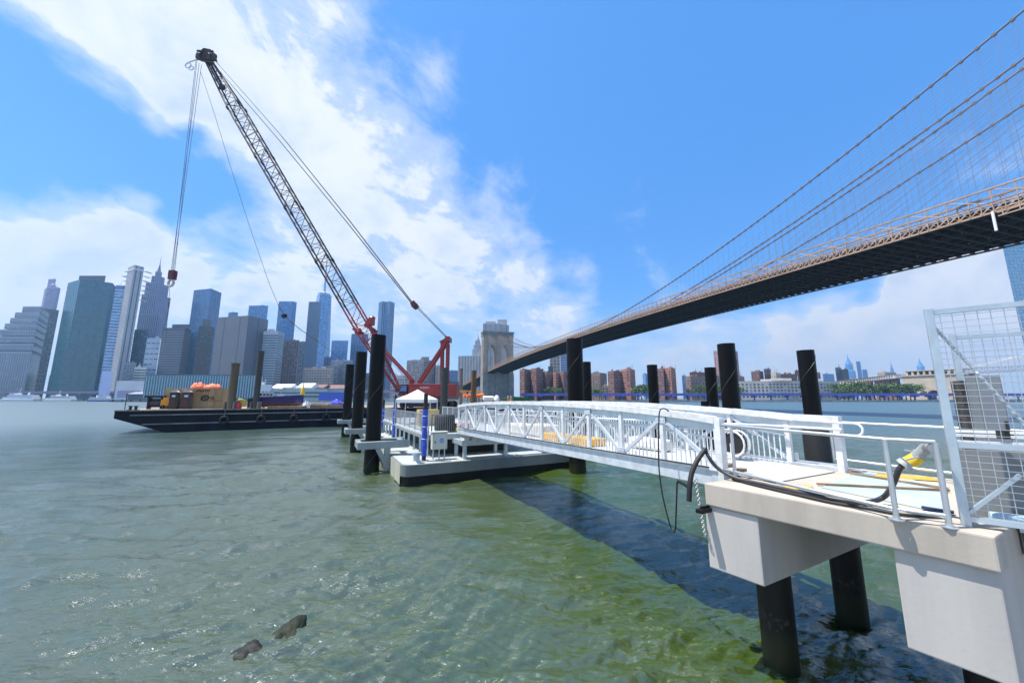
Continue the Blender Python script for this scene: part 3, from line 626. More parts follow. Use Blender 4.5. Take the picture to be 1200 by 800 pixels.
# ferries at the far piers
def ferry(label, px0, px1, d, hull_m, stripe, flip=1):
    a, c = G(px0, 466 + 4.9 * F / d), G(px1, 466 + 4.9 * F / d); L = (c - a).length; cx_ = (a + c) / 2; cx_.y = d
    t = thing('ferry_boat', label, 'ferry', (cx_.x, d, 0), 'ferries moored at the far piers'); W_ = L * .2; H_ = L * .055
    def X(f): return cx_.x + flip * f * L
    b = MB(); out = [(-.5, -.45), (.30, -.5), (.42, -.35), (.5, 0), (.42, .35), (.30, .5), (-.5, .45)]
    n = len(out); vs = [(X(x * .95), d + y * W_ * .8, -.3) for x, y in out] + [(X(x), d + y * W_, H_) for x, y in out]
    b._add(vs, [tuple(range(n)), tuple(range(n, 2 * n))] + [(i, (i + 1) % n, n + (i + 1) % n, n + i) for i in range(n)]); h = b.build('hull', hull_m, t)
    for z0, z1, x0, x1, nm in ((H_, H_ * 2.0, -.46, .30, 'main_cabin'), (H_ * 2.0, H_ * 2.9, -.42, .18, 'upper_cabin'), (H_ * 2.9, H_ * 3.7, .02, .15, 'wheelhouse')):
        b = MB(); b.obox((X(x0), d - W_ * .4, z0), (flip * (x1 - x0) * L, 0, 0), (0, W_ * .8, 0), (0, 0, z1 - z0 - .15)); cb = b.build(nm, white, t)
        b = MB(); k = max(3, int((x1 - x0) * 22))
        for i in range(k): b.obox((X(x0 + (x1 - x0) * (i + .2) / k), d - W_ * .4 - .1, z0 + (z1 - z0) * .35), (flip * (x1 - x0) * L / k * .6, 0, 0), (0, .2, 0), (0, 0, (z1 - z0) * .35))
        b.build('window', stripe, cb, kind='stuff')
    b = MB(); b.bar((X(.0), d, H_ * 3.6), (X(-.03), d, H_ * 6.2), .3); b.bar((X(-.25), d, H_ * 2.8), (X(-.25), d, H_ * 4), 1.4, 2); b.build('mast', white, t)
ferry('white and blue ferry, leftmost of those moored at the far shore', 14, 59, 545, white, mat((.05, .2, .5), .3), -1)
ferry('white ferry with stepped cabins moored under the teal tower', 64, 101, 540, white, g_dark, -1)
ferry('white excursion boat with a dark blue hull beside the lavender panelled shed', 118, 150, 500, mat((.08, .08, .3), .4), g_dark, 1)

# ------------------------------------------------------------------ second bridge far right
mbz = mat((.30, .33, .42), .7, 0, .12, .05); mbs = mat((.50, .42, .32), .85, 0, .15, .08)
a, c = P(1056, 434, 640), P(1100, 434, 600); t = thing('far_bridge', 'pale steel bridge with a beige arched stone anchorage beyond the trees', 'bridge', (a.x, a.y, 1.9))
d_ = (Vector((c.x, c.y, 0)) - Vector((a.x, a.y, 0))).normalized(); n_ = d_.cross(Zv) * -1
w2 = (Vector((c.x, c.y, 0)) - Vector((a.x, a.y, 0))).length
b = MB(); za = P(1056, 441, 640).z
def seg(x0, x1, z0, z1, out=0): b.obox(Vector((a.x, a.y, z0)) + d_ * x0 - n_ * out, d_ * (x1 - x0), n_ * (40 + out), (0, 0, z1 - z0))
ac = w2 * .78; ar = 8.5
seg(0, ac - ar, 1.9, za); seg(ac + ar, w2 + 30, 1.9, za)
for i in range(10):
    x0 = -ar + i * 2 * ar / 10; zz = 4 + math.sqrt(max(0, ar ** 2 - (x0 + ar / 10) ** 2)) * 1.1 + 4; seg(ac + x0, ac + x0 + 2 * ar / 10, zz, za)
b.build('stone_anchorage', mbs, t); b = MB(); seg(-1, w2 + 31, za, za + 1.8, 1.5); seg(4, w2 + 26, za + 8.0, za + 9.2, .6)
for k in range(9): seg(5 + k * (w2 + 18) / 9, 7.5 + k * (w2 + 18) / 9, za + 1.8, za + 8)
b.build('colonnade', mbs, t)
pts = [P(978, 449.5, 760), P(1010, 446.5, 720), P(1057, 441, 640)]
b = MB()
for p, q in zip(pts, pts[1:]): b.bar(p, q, 22, 5.5)
b.build('approach_girder', mat((.55, .54, .52), .8, 0, .1, .05), t)
b = MB()
for i in range(26): p = pts[0].lerp(pts[2], i / 26); q = pts[0].lerp(pts[2], (i + .5) / 26); b.bar(p + Zv * 3.2, q + Zv * 3.2, 22.4, 1.6)
b.build('parapet_panel', brick3, t, kind='stuff')
b = MB()
for f in (.55, .68, .8, .91): p = pts[0].lerp(pts[2], f); b.box((p.x, p.y, 1.9), 3.5, 12, p.z - 3)
b.build('approach_pier', brick2, t)
sp0 = Vector((a.x, a.y, 0)) + d_ * (w2 + 20); e0, e1 = Vector((sp0.x, sp0.y, za + 1)), P(1290, 430, 470)
b = MB(); NB = 44
for i in range(NB):
    p, q = e0.lerp(e1, i / NB), e0.lerp(e1, (i + 1) / NB)
    for h in (0, 7.5): b.bar(p + Zv * h, q + Zv * h, .9, 1.0)
    b.bar(p, p + Zv * 7.5, .5, .5, d_); b.bar(p + Zv * (7.5 if i % 2 else 0), q + Zv * (0 if i % 2 else 7.5), .5, .5)
b.build('stiffening_truss', mbz, t, kind='stuff')
b = MB(); b.bar(e0 + Zv * 1 + n_ * 12, e1 + Zv * 1 + n_ * 12, 24, 1.6); b.build('span_deck', mbz, t)
b = MB()
for k in (0, 8, 16, 24): b.tube([e0 + n_ * k + Zv * (8 + 34 * (f ** 1.3)) + (e1 - e0) * f for f in np.linspace(0, 1, 14)], .55, 6)
b.build('main_cable', whiteb, t, smooth=True)

# ------------------------------------------------------------------ trees on the far shore
leafm = mat((.075, .13, .03), .8, 0, .45, .35); leafm2 = mat((.11, .17, .035), .8, 0, .4, .35); bark = mat((.09, .07, .05), .9, 0, .2, 1)
def crown_mesh(seed, m_):
    rs = random.Random(seed); b = MB(); cl = [(rs.uniform(-2.6, 2.6), rs.uniform(-2.6, 2.6), rs.uniform(3.4, 8.2), rs.uniform(1.1, 2.1)) for _ in range(13)]
    for x, y, z, r in cl:
        for _ in range(34):
            v = Vector((rs.gauss(0, 1), rs.gauss(0, 1), rs.gauss(0, .8))).normalized() * r * rs.uniform(.55, 1.05); p = Vector((x, y, z)) + v
            q = Vector((rs.gauss(0, 1), rs.gauss(0, 1), rs.gauss(0, 1))).normalized(); e = q.orthogonal().normalized() * rs.uniform(.35, .6); g = q.cross(e)
            b._add([p - e, p + g * .6, p + e, p - g * .6], [(0, 1, 2, 3)])
    return b
CR = []
def tree(label, x, y, s, v):
    t = thing('shore_tree', label, 'tree', (x, y, 1.9), 'trees along the far shore')
    while len(CR) < 4:
        k = len(CR); me_o = crown_mesh(k, leafm if k < 2 else leafm2).build('crown', leafm if k < 2 else leafm2); tb = MB(); tb.tube([(0, 0, 0), (.1, 0, 2), (0, .1, 4.6)], .32, 7, r2=.16)
        for j in range(4): tb.tube([(0, 0, 3 + j * .4), (math.cos(j * 1.7) * 1.6, math.sin(j * 1.7) * 1.6, 5 + j * .4)], .13, 5, r2=.05)
        CR.append((me_o.data, tb.build('trunk', bark).data)); bpy.data.objects.remove(me_o); bpy.data.objects.remove(bpy.data.objects['trunk'])
    for nm, me in zip(('crown', 'trunk'), CR[v % 4]):
        o = bpy.data.objects.new(nm, me); C.objects.link(o); o.parent = t; o.scale = (s * random.uniform(.9, 1.2), s, s * random.uniform(.85, 1.1)); o.rotation_euler = (0, 0, random.random() * 6.28)
k = 0
for (lb, lst) in ((['bright green tree below the cream slab tower, its left one', 'bright green tree below the cream slab tower, the largest of three', 'bright green tree below the blue strip, touching the orange block'], [(641, 545, 1.2), (647, 540, 1.3), (652, 546, 1.2)]), (['green tree at the right foot of the stepped brick pair', 'green tree below the blue domed tower', 'green tree left of the slender dark pile'], [(747, 520, 1.35), (752, 515, 1.5), (757, 520, 1.4)]),
                  (['dark green tree close beside the two black piles', 'dark green tree in front of the pale yellow low block'], [(696, 520, 1.1), (702, 520, 1.0)]), (['street tree before the left end of the brown stepped apartments', 'street tree before the right end of the brown stepped apartments', 'street tree seen between the two tall dark piles', 'street tree beside the tall dark pile left edge', 'street tree at the left corner of the white school building'], [(808, 510, 1.1), (818, 505, 1.2), (829, 500, 1.3), (843, 505, 1.3), (868, 500, 1.2)]),
                  ('park tree in the green grove by the stone anchorage', [(984 + i * 5.2, 505 + (i * 37) % 45, 1.35 + .3 * ((i * 7) % 5) / 5) for i in range(18)])):
    for (px, d, s) in lst:
        p = P(px, 466, d); tree(lb if isinstance(lb, str) else lb.pop(0), p.x, d, s * 1.75, k); k += 1
# ------------------------------------------------------------------ piles
pile_m = mat((.006, .006, .0065), .4, 0, .6, 1.6, .2, True, .15, tide=True); rust_pile = mat((.16, .085, .04), .75, 0, .45, .9, .3, True); grey_pile = mat((.16, .155, .145), .6, 0, .3, .8, .2, True)
PG = 'mooring piles standing in the river'
def pile(label, px, py, d, dia, m=pile_m, z0=-1.2, name='mooring_pile', spiral=True):
    p = P(px, py, d); r = dia / 2
    t = thing(name, label, 'pile', (p.x, p.y, 0), PG)
    b = MB(); b.lathe((p.x, p.y, 0), [(r, z0), (r, p.z), (r * .9, p.z), (r * .9, p.z - .5)], 20, closed=False); b.build('pipe', m, t, smooth=True)
    b = MB(); b.lathe((p.x, p.y, 0), [(.02, p.z - .12), (r * .91, p.z - .12)], 20, closed=False); b.build('top_plate', under, t)
    if spiral:
        b = MB(); H = p.z - .2; n = 60; turns = H / 4.6
        b.tube([(p.x + (r + .004) * math.cos(2 * math.pi * turns * i / n + px), p.y + (r + .004) * math.sin(2 * math.pi * turns * i / n + px), .3 + (H - .4) * i / n) for i in range(n + 1)], .018, 5)
        b.build('weld_seam', mat((.05, .05, .05), .5, 0, .2, 4), t, smooth=True)
    return t, p, r
pA = pile('tall black pile nearest the grey pontoon, with spiral weld', 444, 393, 25.4, 1.0)
pB = pile('second black pile in the row left of the pontoon', 424, 412.5, 35.4, 1.02)
pC = pile('farthest black pile in the row left of the pontoon, beside the deck barge', 410.5, 427, 49.0, 1.05)
pile('thick black pile behind the gangway directly under the bridge deck', 673, 397.5, 25.5, 1.12)
pile('shorter black pile touching the right side of the thick one', 687, 424, 41, 1.0)
pile('slender dark pile in front of the brick housing towers', 764, 427.5, 37, 1.0)
pile('leaning looking dark pile just left of the tall pile at the gangway end', 832, 430.5, 35, 1.0)
pile('tall dark pile rising behind the gangway end', 850.5, 403, 22.5, .98)
t_, p_, r_ = pile('dark pile with a wider black sleeve standing in open water right of the gangway', 943.5, 410.5, 26.5, 1.05)
b = MB(); b.lathe((p_.x, p_.y, 0), [(.76, -.8), (.76, 3.2), (.7, 3.35), (.55, 3.4)], 20, closed=False); b.build('fender_sleeve', rubber, t_, smooth=True)
pile('short dark pile stub low behind the gangway rail', 826.5, 470, 31, .7, spiral=False)
pile('black pile in front of the red crane counterweight', 521.3, 431, 50, .98, mat((.03, .035, .03), .5, 0, .3, .8, .2, True))
pile('thin grey pile beyond the crane, paler than its neighbours', 540.5, 431.5, 88, .95, grey_pile)
pile('rusty brown pile beside the orange boat', 555.3, 434, 62, .85, rust_pile)

# ------------------------------------------------------------------ barges
hullm = mat((.007, .009, .017), .55, 0, .45, .5, .2, True, .2); rubm = mat((.20, .19, .18), .7, 0, .4, .6); deckw = mat((.33, .25, .17), .85, 0, .3, .8, .2)
def barge(label, A, B, wdt, z, rake):
    t = thing('deck_barge', label, 'barge', tuple(A), 'flat work barges'); A = Vector(A); B = Vector(B)
    e = (B - A).normalized(); n = Zv.cross(e); L = (B - A).length
    vs = []
    for o in (0, wdt):
        for s_, zz in ((0, z), (0, z - 1.0), (rake, -.4), (L - .3, -.4), (L, z)): vs.append(A + e * s_ + n * o + Zv * zz)
    b = MB(); b._add(vs, [(0, 1, 2, 3, 4), (9, 8, 7, 6, 5), (0, 4, 9, 5), (0, 5, 6, 1), (1, 6, 7, 2), (2, 7, 8, 3), (3, 8, 9, 4)]); b.build('hull', hullm, t)
    for zz, x0 in ((z - .62, 1.6), (z - 1.9, rake * .45), (z + .03, 0)):
        b = MB(); b.bar(A + e * x0 - n * .1 + Zv * zz, B - n * .1 + Zv * zz, .2, .17); b.build('rub_rail', rubm, t)
    b = MB(); b.obox(A + n * .25 + e * .4 + Zv * (z + .002), e * (L - .6), n * (wdt - .5), Zv * .09); b.build('timber_deck', deckw, t)
    b = MB()
    for k in range(int(L / 3.2)): b.bar(A + e * (3 + k * 3.2) - n * .06 + Zv * (z - .1), A + e * (3 + k * 3.2) - n * .06 + Zv * (.05 if 3 + k * 3.2 > rake else z - 1), .12)
    b.build('hull_stiffener', hullm, t)
    return t, A, e, n, L
A_ = G(134.5, 481.5, 3.1); B_ = G(432, 477.6, 3.1); A_.z = B_.z = 0
bt, bA, be, bn, bL = barge('black deck barge with raked bow carrying toilets, a tan container and a blue boat', A_, B_, 14, 3.1, 6.5)
DZ = 3.2
def on(px, back=2.0, z=DZ):                     # a spot on the left barge, `back` metres in from its near side
    o = bA + bn * back; r = ray(px, 480); k = r.x / r.y
    s_ = (k * o.y - o.x) / (be.x - k * be.y); q = o + be * s_; q.z = z; return q
def hgt(px, py, q): return P(px, py, q.y).z
# tyre fenders
for px, lb in ((264, 'black tyre fender hung on the barge below the tan container'), (307, 'black tyre fender hung on the barge below the dark spud'), (345, 'black tyre fender hung on the barge below the blue bow'), (383, 'black tyre fender hung on the barge nearest the piles')):
    q = on(px, -.32, 1.55); t = thing('tyre_fender', lb, 'tyre', tuple(q), 'tyres hung along the barge')
    b = MB(); b.torus(q, bn, .5, .2, 18, 8); b.build('tyre', rubber, t, smooth=True)
    b = MB(); b.tube([q + Zv * .45, q + Zv * 1.6], .035, 5); b.build('hanging_rope', rubm, t)
# tan container / shelter
q0, q1 = on(190, 5.0), on(262, 5.0); hz_ = hgt(190, 454.5, q0) - DZ; e = (q1 - q0)
t = thing('storage_container', 'tan box container with slanted end and black painted emblem on the barge', 'container', tuple(q0))
b = MB(); s3 = e.normalized() * 1.0
b.hexa([q0, q1, q1 + bn * 3.2, q0 + bn * 3.2, q0 + Zv * hz_, q1 + s3 + Zv * hz_, q1 + s3 + bn * 3.2 + Zv * hz_, q0 + bn * 3.2 + Zv * hz_]); b.build('shell', mat((.42, .34, .19), .7, 0, .2, .5, .1, True), t)
b = MB()
for k in range(9): b.bar(q0.lerp(q1, k / 8.5) - bn * .04, q0.lerp(q1, k / 8.5) - bn * .04 + Zv * hz_, .05, .08, bn)
b.build('rib', mat((.38, .31, .17), .7, 0, .2, .5), t)
blk = mat((.02, .02, .02), .7)
def glyph(txt, size, origin, xd, yd, m, parent, name='lettering', ext=.006):
    cu = bpy.data.curves.new(name, 'FONT'); cu.body = txt; cu.size = size; cu.extrude = ext; cu.align_x = 'LEFT'; cu.resolution_u = 2
    o = bpy.data.objects.new(name, cu); C.objects.link(o); cu.materials.append(m); o.parent = parent
    xd, yd = Vector(xd).normalized(), Vector(yd).normalized(); zd = xd.cross(yd)
    bpy.context.view_layer.update(); me = bpy.data.meshes.new_from_object(o.evaluated_get(bpy.context.evaluated_depsgraph_get())); bpy.data.objects.remove(o); bpy.data.curves.remove(cu)
    o = bpy.data.objects.new(name, me); C.objects.link(o); o.parent = parent
    if not me.materials: me.materials.append(m)
    o.matrix_local = Matrix.Translation(Vector(origin) - ORG[parent.name]) @ Matrix((xd, yd, zd)).transposed().to_4x4(); return o
en = e.normalized(); c_ = q0 + en * (e.length * .66) - bn * .1 + Zv * hz_ * .52
b = MB(); b.torus(c_, bn, .38, .10, 14, 5, sx=1.15); b._add([c_ + en * -.25, c_ + en * .12 - Zv * .22, c_ + en * .12 + Zv * .22], [(0, 1, 2)]); b.build('emblem', blk, t)
glyph('EB', .55, c_ + en * .6 - Zv * .18, en, Zv, blk, t)
b = MB(); x_ = .5
while x_ < .74: o_ = q0 + en * (e.length * x_) - bn * .1 + Zv * (hz_ * .84); b.obox(o_, en * .09, bn * .02, Zv * random.uniform(.22, .34)); b.obox(o_ + Zv * random.choice((0, .14, .24)), en * .2, bn * .021, Zv * .07); x_ += .03
b.build('faded_lettering', blk, t, kind='stuff')
b = MB(); b.bar(c_ + en * .45 - Zv * .42 - bn * .02, c_ + en * 2.2 - Zv * .42 - bn * .02, .03, .05); b.build('emblem_underline', blk, t)
# orange netting heaped on the roof
def heap(px0, px1, py_top, q, base, name, label, cat, m, dep=1.6, n=26, seed=1):
    rs = random.Random(seed); a, c = P(px0, 466, q.y), P(px1, 466, q.y); h = P(px0, py_top, q.y).z - base; w_ = c.x - a.x
    bm = bmesh.new(); bmesh.ops.create_icosphere(bm, subdivisions=4, radius=1)
    for v in bm.verts:
        k = 1 + .25 * math.sin(v.co.x * 7 + seed) * math.cos(v.co.y * 6 + seed * 2) + rs.uniform(-.1, .1)
        v.co = Vector((v.co.x * w_ / 2 * (.9 + .1 * k), v.co.y * dep / 2, max(-.02, v.co.z) * h * k))
    me = bpy.data.meshes.new(name); bm.to_mesh(me); bm.free(); me.materials.append(m)
    o = bpy.data.objects.new(name, me); C.objects.link(o); o.location = ((a.x + c.x) / 2, q.y, base); tag(o, label, cat); return o
onet = mat((.85, .20, .09), .6, 0, .3, 6)
heap(223, 239, 448.6, q0 + bn * 1.2, DZ + hz_, 'safety_netting', 'crumpled orange netting, taller heap on the tan container roof', 'netting', onet, seed=2)
heap(238, 258, 450, q0 + bn * 1.3, DZ + hz_, 'safety_netting', 'crumpled orange netting, flatter heap on the tan container roof', 'netting', onet, seed=5)
# portable toilets
for px0, px1, lb, m_ in ((196.5, 208.5, 'dark brown portable toilet nearer the barge bow', mat((.045, .03, .02), .5, 0, .15, 1)), (210.5, 224, 'reddish brown portable toilet with a blue grey side wall, nearer the emblem', mat((.075, .03, .025), .5, 0, .15, 1))):
    a = on(px0, 3.2); c = on(px1 - 2.5, 3.2); h = hgt(px0, 460, a) - DZ; ex = c - a; ey = bn * 1.25
    t = thing('portable_toilet', lb, 'portable toilet', tuple(a), 'portable toilets on the barge')
    b = MB(); b.obox(a + Zv * .08, ex, ey, Zv * h); b.build('cabin', m_, t)
    b = MB(); b.obox(a + ex * .12 - bn * .04 + Zv * .2, ex * .76, bn * .05, Zv * (h * .84)); dr = b.build('door', m_, t)
    b = MB(); b.obox(a + ex * .75 - bn * .09 + Zv * (h * .5), ex * .08, bn * .06, Zv * .12); b.build('handle', blk, dr)
    b = MB(); b.obox(a + ex * .3 - bn * .055 + Zv * (h * .74), ex * .42, bn * .02, Zv * .28); b.build('door_sign', mat((.55, .68, .85), .5), dr)
    b = MB(); x0, x1 = a + Zv * (h + .08) - ex * .04 - bn * .05, a + ex * 1.04 + Zv * (h + .08) - bn * .05; y = bn * 1.35; pk = Zv * .28
    b._add([x0, x1, x1 + y, x0 + y, x0.lerp(x1, .28) + pk, x0.lerp(x1, .72) + pk, x0.lerp(x1, .72) + pk + y, x0.lerp(x1, .28) + pk + y], [(3, 2, 1, 0), (0, 1, 5, 4), (1, 2, 6, 5), (2, 3, 7, 6), (3, 0, 4, 7), (4, 5, 6, 7)]); b.build('roof', mat((.55, .54, .52), .5), t)
    b = MB(); b.obox(a - bn * .05 - ex * .03, ex * 1.06, bn * 1.35, Zv * .085); b.build('skid', blk, t)
    b = MB(); b.obox(a + ex * 1.001 + Zv * .3 + bn * .15, ex.normalized() * .05, bn * .9, Zv * (h * .7)); b.build('side_panel', mat((.12, .15, .2), .5), t)
# yellow compactor at the bow
q = on(188, 4.2); t = thing('site_compressor', 'orange yellow machine on wheels left of the tan container', 'machine', tuple(q))
b = MB(); b.obox(q - be * .1 + Zv * .5, be * 1.25, bn * 1.2, Zv * .85); b.obox(q + be * .1 + Zv * 1.3, be * .7, bn * 1.0, Zv * .35); b.build('body', mat((.75, .33, .02), .45), t, bevel=.06)
for k in (.15, .85): b = MB(); b.torus(q + be * k * 1.2 + Zv * .32 - bn * .06, bn, .22, .1, 12, 6); b.build('wheel', rubber, t, smooth=True)
b = MB(); b.tube([q + be * .3 + Zv * 1.5 + bn * .5, q + be * .3 + Zv * 2.1 + bn * .5], .06, 6); b.build('exhaust_pipe', blk, t)
q = on(171, 5); t = thing('winch', 'black anchor winch near the barge bow', 'winch', tuple(q))
b = MB()
for k in (0, 1.5): b.obox(q + be * k, be * .18, bn * 1.6, Zv * 1.9)
b.obox(q - be * .4 + Zv * 1.75, be * 2.4, bn * 1.5, Zv * .3); b.build('frame', blk, t); b = MB(); b.tube([q + be * .15 + bn * .8 + Zv * .9, q + be * 1.55 + bn * .8 + Zv * .9], .62, 14); b.build('drum', mat((.05, .05, .06), .5), t, smooth=True)
for px, lb in ((152.5, 'double bollard on the barge bow, nearer the tip'), (159, 'double bollard on the barge bow, nearer the winch')):
    q = on(px, 1.0); t = thing('bollard', lb, 'bollard', tuple(q), 'bollards on the barge bow'); b = MB()
    b.lathe(q, [(.16, 0), (.16, .45), (.24, .48), (.24, .58), (.0, .6)], 10); b.build('post', blk, t, smooth=True); b = MB(); b.box(q, .6, .5, .05); b.build('base_plate', blk, t)
q = on(146, 1.2); b = MB(); b.tube([q, q + Zv * 2.2], .05, 6); b.torus(q + Zv * 2.2, (0, 1, 0), .1, .03); tag(b.build('light_pole', blk, None), 'thin black pole standing at the very bow of the barge', 'pole')
# spud piles
def spud(label, pt, pb, wd, m):
    q = on(pb[0], 1.6, DZ); top = P(pt[0], pt[1], q.y); t = thing('spud_pile', label, 'spud pile', tuple(q), 'spud piles through the barge')
    b = MB(); b.tube([q, Vector((q.x, q.y, top.z))], wd / 2, 14); b.build('pipe', m, t, smooth=True)
    b = MB(); b.lathe((q.x, q.y, top.z - .25), [(wd / 2 * 1.1, 0), (wd / 2 * 1.1, .26), (0, .27)], 14); b.build('pipe_cap', m, t)
    b = MB()
    for sx in (-1, 1): b.box((q.x + sx * (wd / 2 + .12), q.y, DZ), .2, .9, 1.1)
    b.build('spud_well', rubm, t)
spud('brown rusty spud pile rising beside the tan container', (275, 425.5), (270, 478), 1.15, mat((.12, .09, .05), .75, 0, .4, .7, .2, True))
spud('thinner dark spud pile behind the stern of the blue boat', (303, 411.5), (299, 476), .9, mat((.05, .045, .04), .6, 0, .4, .7, .2, True))
# gear by the spud
q = on(279, 1.4); t = thing('fuel_drum', 'red plastic drum standing at the foot of the brown spud', 'drum', tuple(q)); b = MB(); b.lathe(q, [(.36, 0), (.42, .1), (.42, .75), (.3, .95), (.12, 1.0), (.12, 1.1)], 12); b.build('drum_body', mat((.7, .05, .06), .5), t, smooth=True); b = MB(); b.lathe(q + Zv * 1.1, [(.14, 0), (.14, .1)], 8); b.build('lid', blk, t)
q = on(283, 2.4); b = MB()
for k in range(5): b.torus(q + Zv * (.5 + .22 * k), (.1 * k - .2, .2, 1), .55, .11, 16, 6)
tag(b.build('hose_coil', mat((.62, .60, .12), .6, 0, .3, 6), None, smooth=True), 'pile of yellow green coiled hose behind the red drum', 'hose')
q = on(289, 3.6); t = thing('generator', 'black skid generator between brown spud and blue boat', 'machine', tuple(q)); b = MB(); b.obox(q + Zv * .15, be * 1.7, bn * 1.3, Zv * 1.5); b.build('housing', blk, t, bevel=.08); b = MB(); b.obox(q, be * 1.8, bn * 1.4, Zv * .16); b.build('skid', rubm, t)
# blue boat
a, c = on(294, 3.5), on(355, 3.5); L = (c - a).length; t = thing('work_boat', 'dark blue work boat with brown bottom and low white cabin set on the barge deck', 'boat', tuple(a))
def hullring(f):                       # half breadth, keel z, chine z, sheer z
    wv = 1.25 * (1 - max(0, (f - .45) / .55) ** 2.2) * (.9 + .1 * min(1, f * 6)) + .02
    return wv, .15 + .5 * max(0, f - .8) * 5 * .5, .75 + .25 * max(0, f - .6), 1.85 + .45 * f ** 2
bo = MB(); to = MB(); n = 14; R1 = []; R2 = []
for i in range(n + 1):
    f = i / n; wv, k_, ch_, sh = hullring(f); p = a + be * L * f + bn * 1.3
    R1 += [p - bn * wv * .8 + Zv * ch_, p - bn * wv * .1 + Zv * k_, p + bn * wv * .1 + Zv * k_, p + bn * wv * .8 + Zv * ch_]
    R2 += [p - bn * wv + Zv * sh, p - bn * wv * .8 + Zv * ch_, p + bn * wv * .8 + Zv * ch_, p + bn * wv + Zv * sh]
bo._add(R1, [(i * 4 + k, i * 4 + k + 1, i * 4 + k + 5, i * 4 + k + 4) for i in range(n) for k in range(3)]); bo.build('hull_bottom', mat((.22, .12, .10), .7), t)
to._add(R2, [(i * 4 + k, i * 4 + k + 1, i * 4 + k + 5, i * 4 + k + 4) for i in range(n) for k in (0, 2)] + [(i * 4 + 3, i * 4, i * 4 + 4, i * 4 + 7) for i in range(n)] + [(0, 3, 2, 1)]); to.build('hull', mat((.018, .02, .13), .35), t)
b = MB(); p = a + be * L * .10 + bn * .6 + Zv * 1.8; b.obox(p, be * L * .28, bn * 1.4, Zv * .75); b.obox(p - be * .1 - bn * .1 + Zv * .75, be * L * .3, bn * 1.6, Zv * .08); b.obox(a + be * L * .46 + bn * .7 + Zv * 1.85, be * 1.1, bn * 1.1, Zv * .55); cb = b.build('cabin', white, t)
b = MB()
for k in range(4): b.obox(p + be * (.15 + k * L * .28 / 4.2) - bn * .03 + Zv * .25, be * (L * .28 / 5.5), bn * .04, Zv * .38)
b.build('window', g_dark, cb)
b = MB(); b.bar(a + be * L * .07 + bn * .1 + Zv * 2.0, a + be * L * .07 + bn * .1 + Zv * 2.4, .05); b.bar(a + be * L * .52 + bn * .12 + Zv * 2.7, a + be * L * .93 + bn * 1.0 + Zv * 2.75, .05); b.bar(a + be * L * .52 + bn * .12 + Zv * 1.95, a + be * L * .52 + bn * .12 + Zv * 2.7, .05); b.bar(a + be * L * .93 + bn + Zv * 2.2, a + be * L * .93 + bn + Zv * 2.75, .05); b.build('guard_rail', galv, t)
b = MB()
for f in (.2, .5, .75): b.obox(a + be * L * f + bn * .3, be * .3, bn * 2, Zv * .35)
b.build('keel_block', wood, t)
q = a + be * (L * .97) + bn * 1.3; b = MB(); b.lathe((q.x, q.y, DZ + 2.2), [(.42, 0), (.36, .5), (.3, 1.2), (.12, 1.5), (.05, 2.2)], 10); tag(b.build('marker_buoy', mat((.72, .50, .02), .5), None, smooth=True), 'yellow pointed marker buoy standing on the bow of the blue boat', 'buoy')
# timber, tarps
def stackboards(label, px0, px1, back, nlay, m, group=None, hz=.16, dep=1.4):
    a, c = on(px0, back), on(px1, back); e_ = c - a; t = thing('timber_stack', label, 'timber', tuple(a), 'timber stacks on the barge')
    for k in range(nlay):
        for j in range(3):
            o_ = random.uniform(0, .06); b = MB(); b.obox(a + e_ * (o_ + .004) + bn * (j * dep / 3) + Zv * (k * hz + .003), e_ * .93, bn * (dep / 3 - .04), Zv * (hz - .02)); b.build('plank', m, t)
stackboards('long low stack of brown timber mats along the barge edge', 312, 360, .9, 2, wood)
stackboards('stack of reddish timber mats next to the piles', 362, 402, 1.2, 3, mat((.34, .22, .13), .8, 0, .3, 2))
stackboards('pale beige squared beams behind the timber mats', 363, 382, 4.2, 5, mat((.55, .49, .40), .8, 0, .15, 2))
q = on(361, 3.2); heap(356, 362, 470.5, q, DZ, 'tarpaulin', 'white crumpled tarpaulin in front of the blue boat bow', 'tarpaulin', white, seed=7)
q = on(394, 3.2); heap(388, 402, 468.5, q, DZ + .5, 'tarpaulin', 'bright blue crumpled tarpaulin on the barge near the piles', 'tarpaulin', mat((.06, .07, .55), .5, 0, .2, 2), seed=9)
b = MB(); a = on(384, 4); b.obox(a, be * 2.6, bn * 2, Zv * .55); tag(b.build('pallet_load', blk, None), 'low black pallet load under the blue tarpaulin', 'pallet')

# ------------------------------------------------------------------ crane barge and crane
A2, B2 = G(436, 478.5, 3.1), G(652, 474.8, 3.1); A2.z = B2.z = 0
ct, cA, ce, cn, cL = barge('second black barge behind the pontoon carrying the red crawler crane', A2, B2, 22, 3.1, 4)
KD = 63.0
def K(px, py, dd=0.0): return P(px, py, KD + dd)
crane = thing('crawler_crane', 'red crawler crane on the barge with a very long dark lattice boom', 'crane', (K(500, 466).x, KD, 3.2))
zb = K(500, 450).z; z0 = K(500, 464).z
def kbox(px0, px1, zA, zB, dd0, dd1, slope0=0, slope1=0):
    b = MB(); a, c = K(px0, 466), K(px1, 466)
    b.hexa([(a.x, KD + dd0, zA), (c.x, KD + dd0, zA), (c.x, KD + dd1, zA), (a.x, KD + dd1, zA), (a.x + slope0, KD + dd0, zB), (c.x + slope1, KD + dd0, zB), (c.x + slope1, KD + dd1, zB), (a.x + slope0, KD + dd1, zB)]); return b
h_ = kbox(481, 518.5, z0, zb, -1.7, 1.7).build('machinery_house', red, crane, bevel=.08)
kbox(482, 510, z0 + .25, zb - .55, -1.74, -1.71).build('side_door', mat((.36, .04, .035), .45, 0, .2, .7), h_)
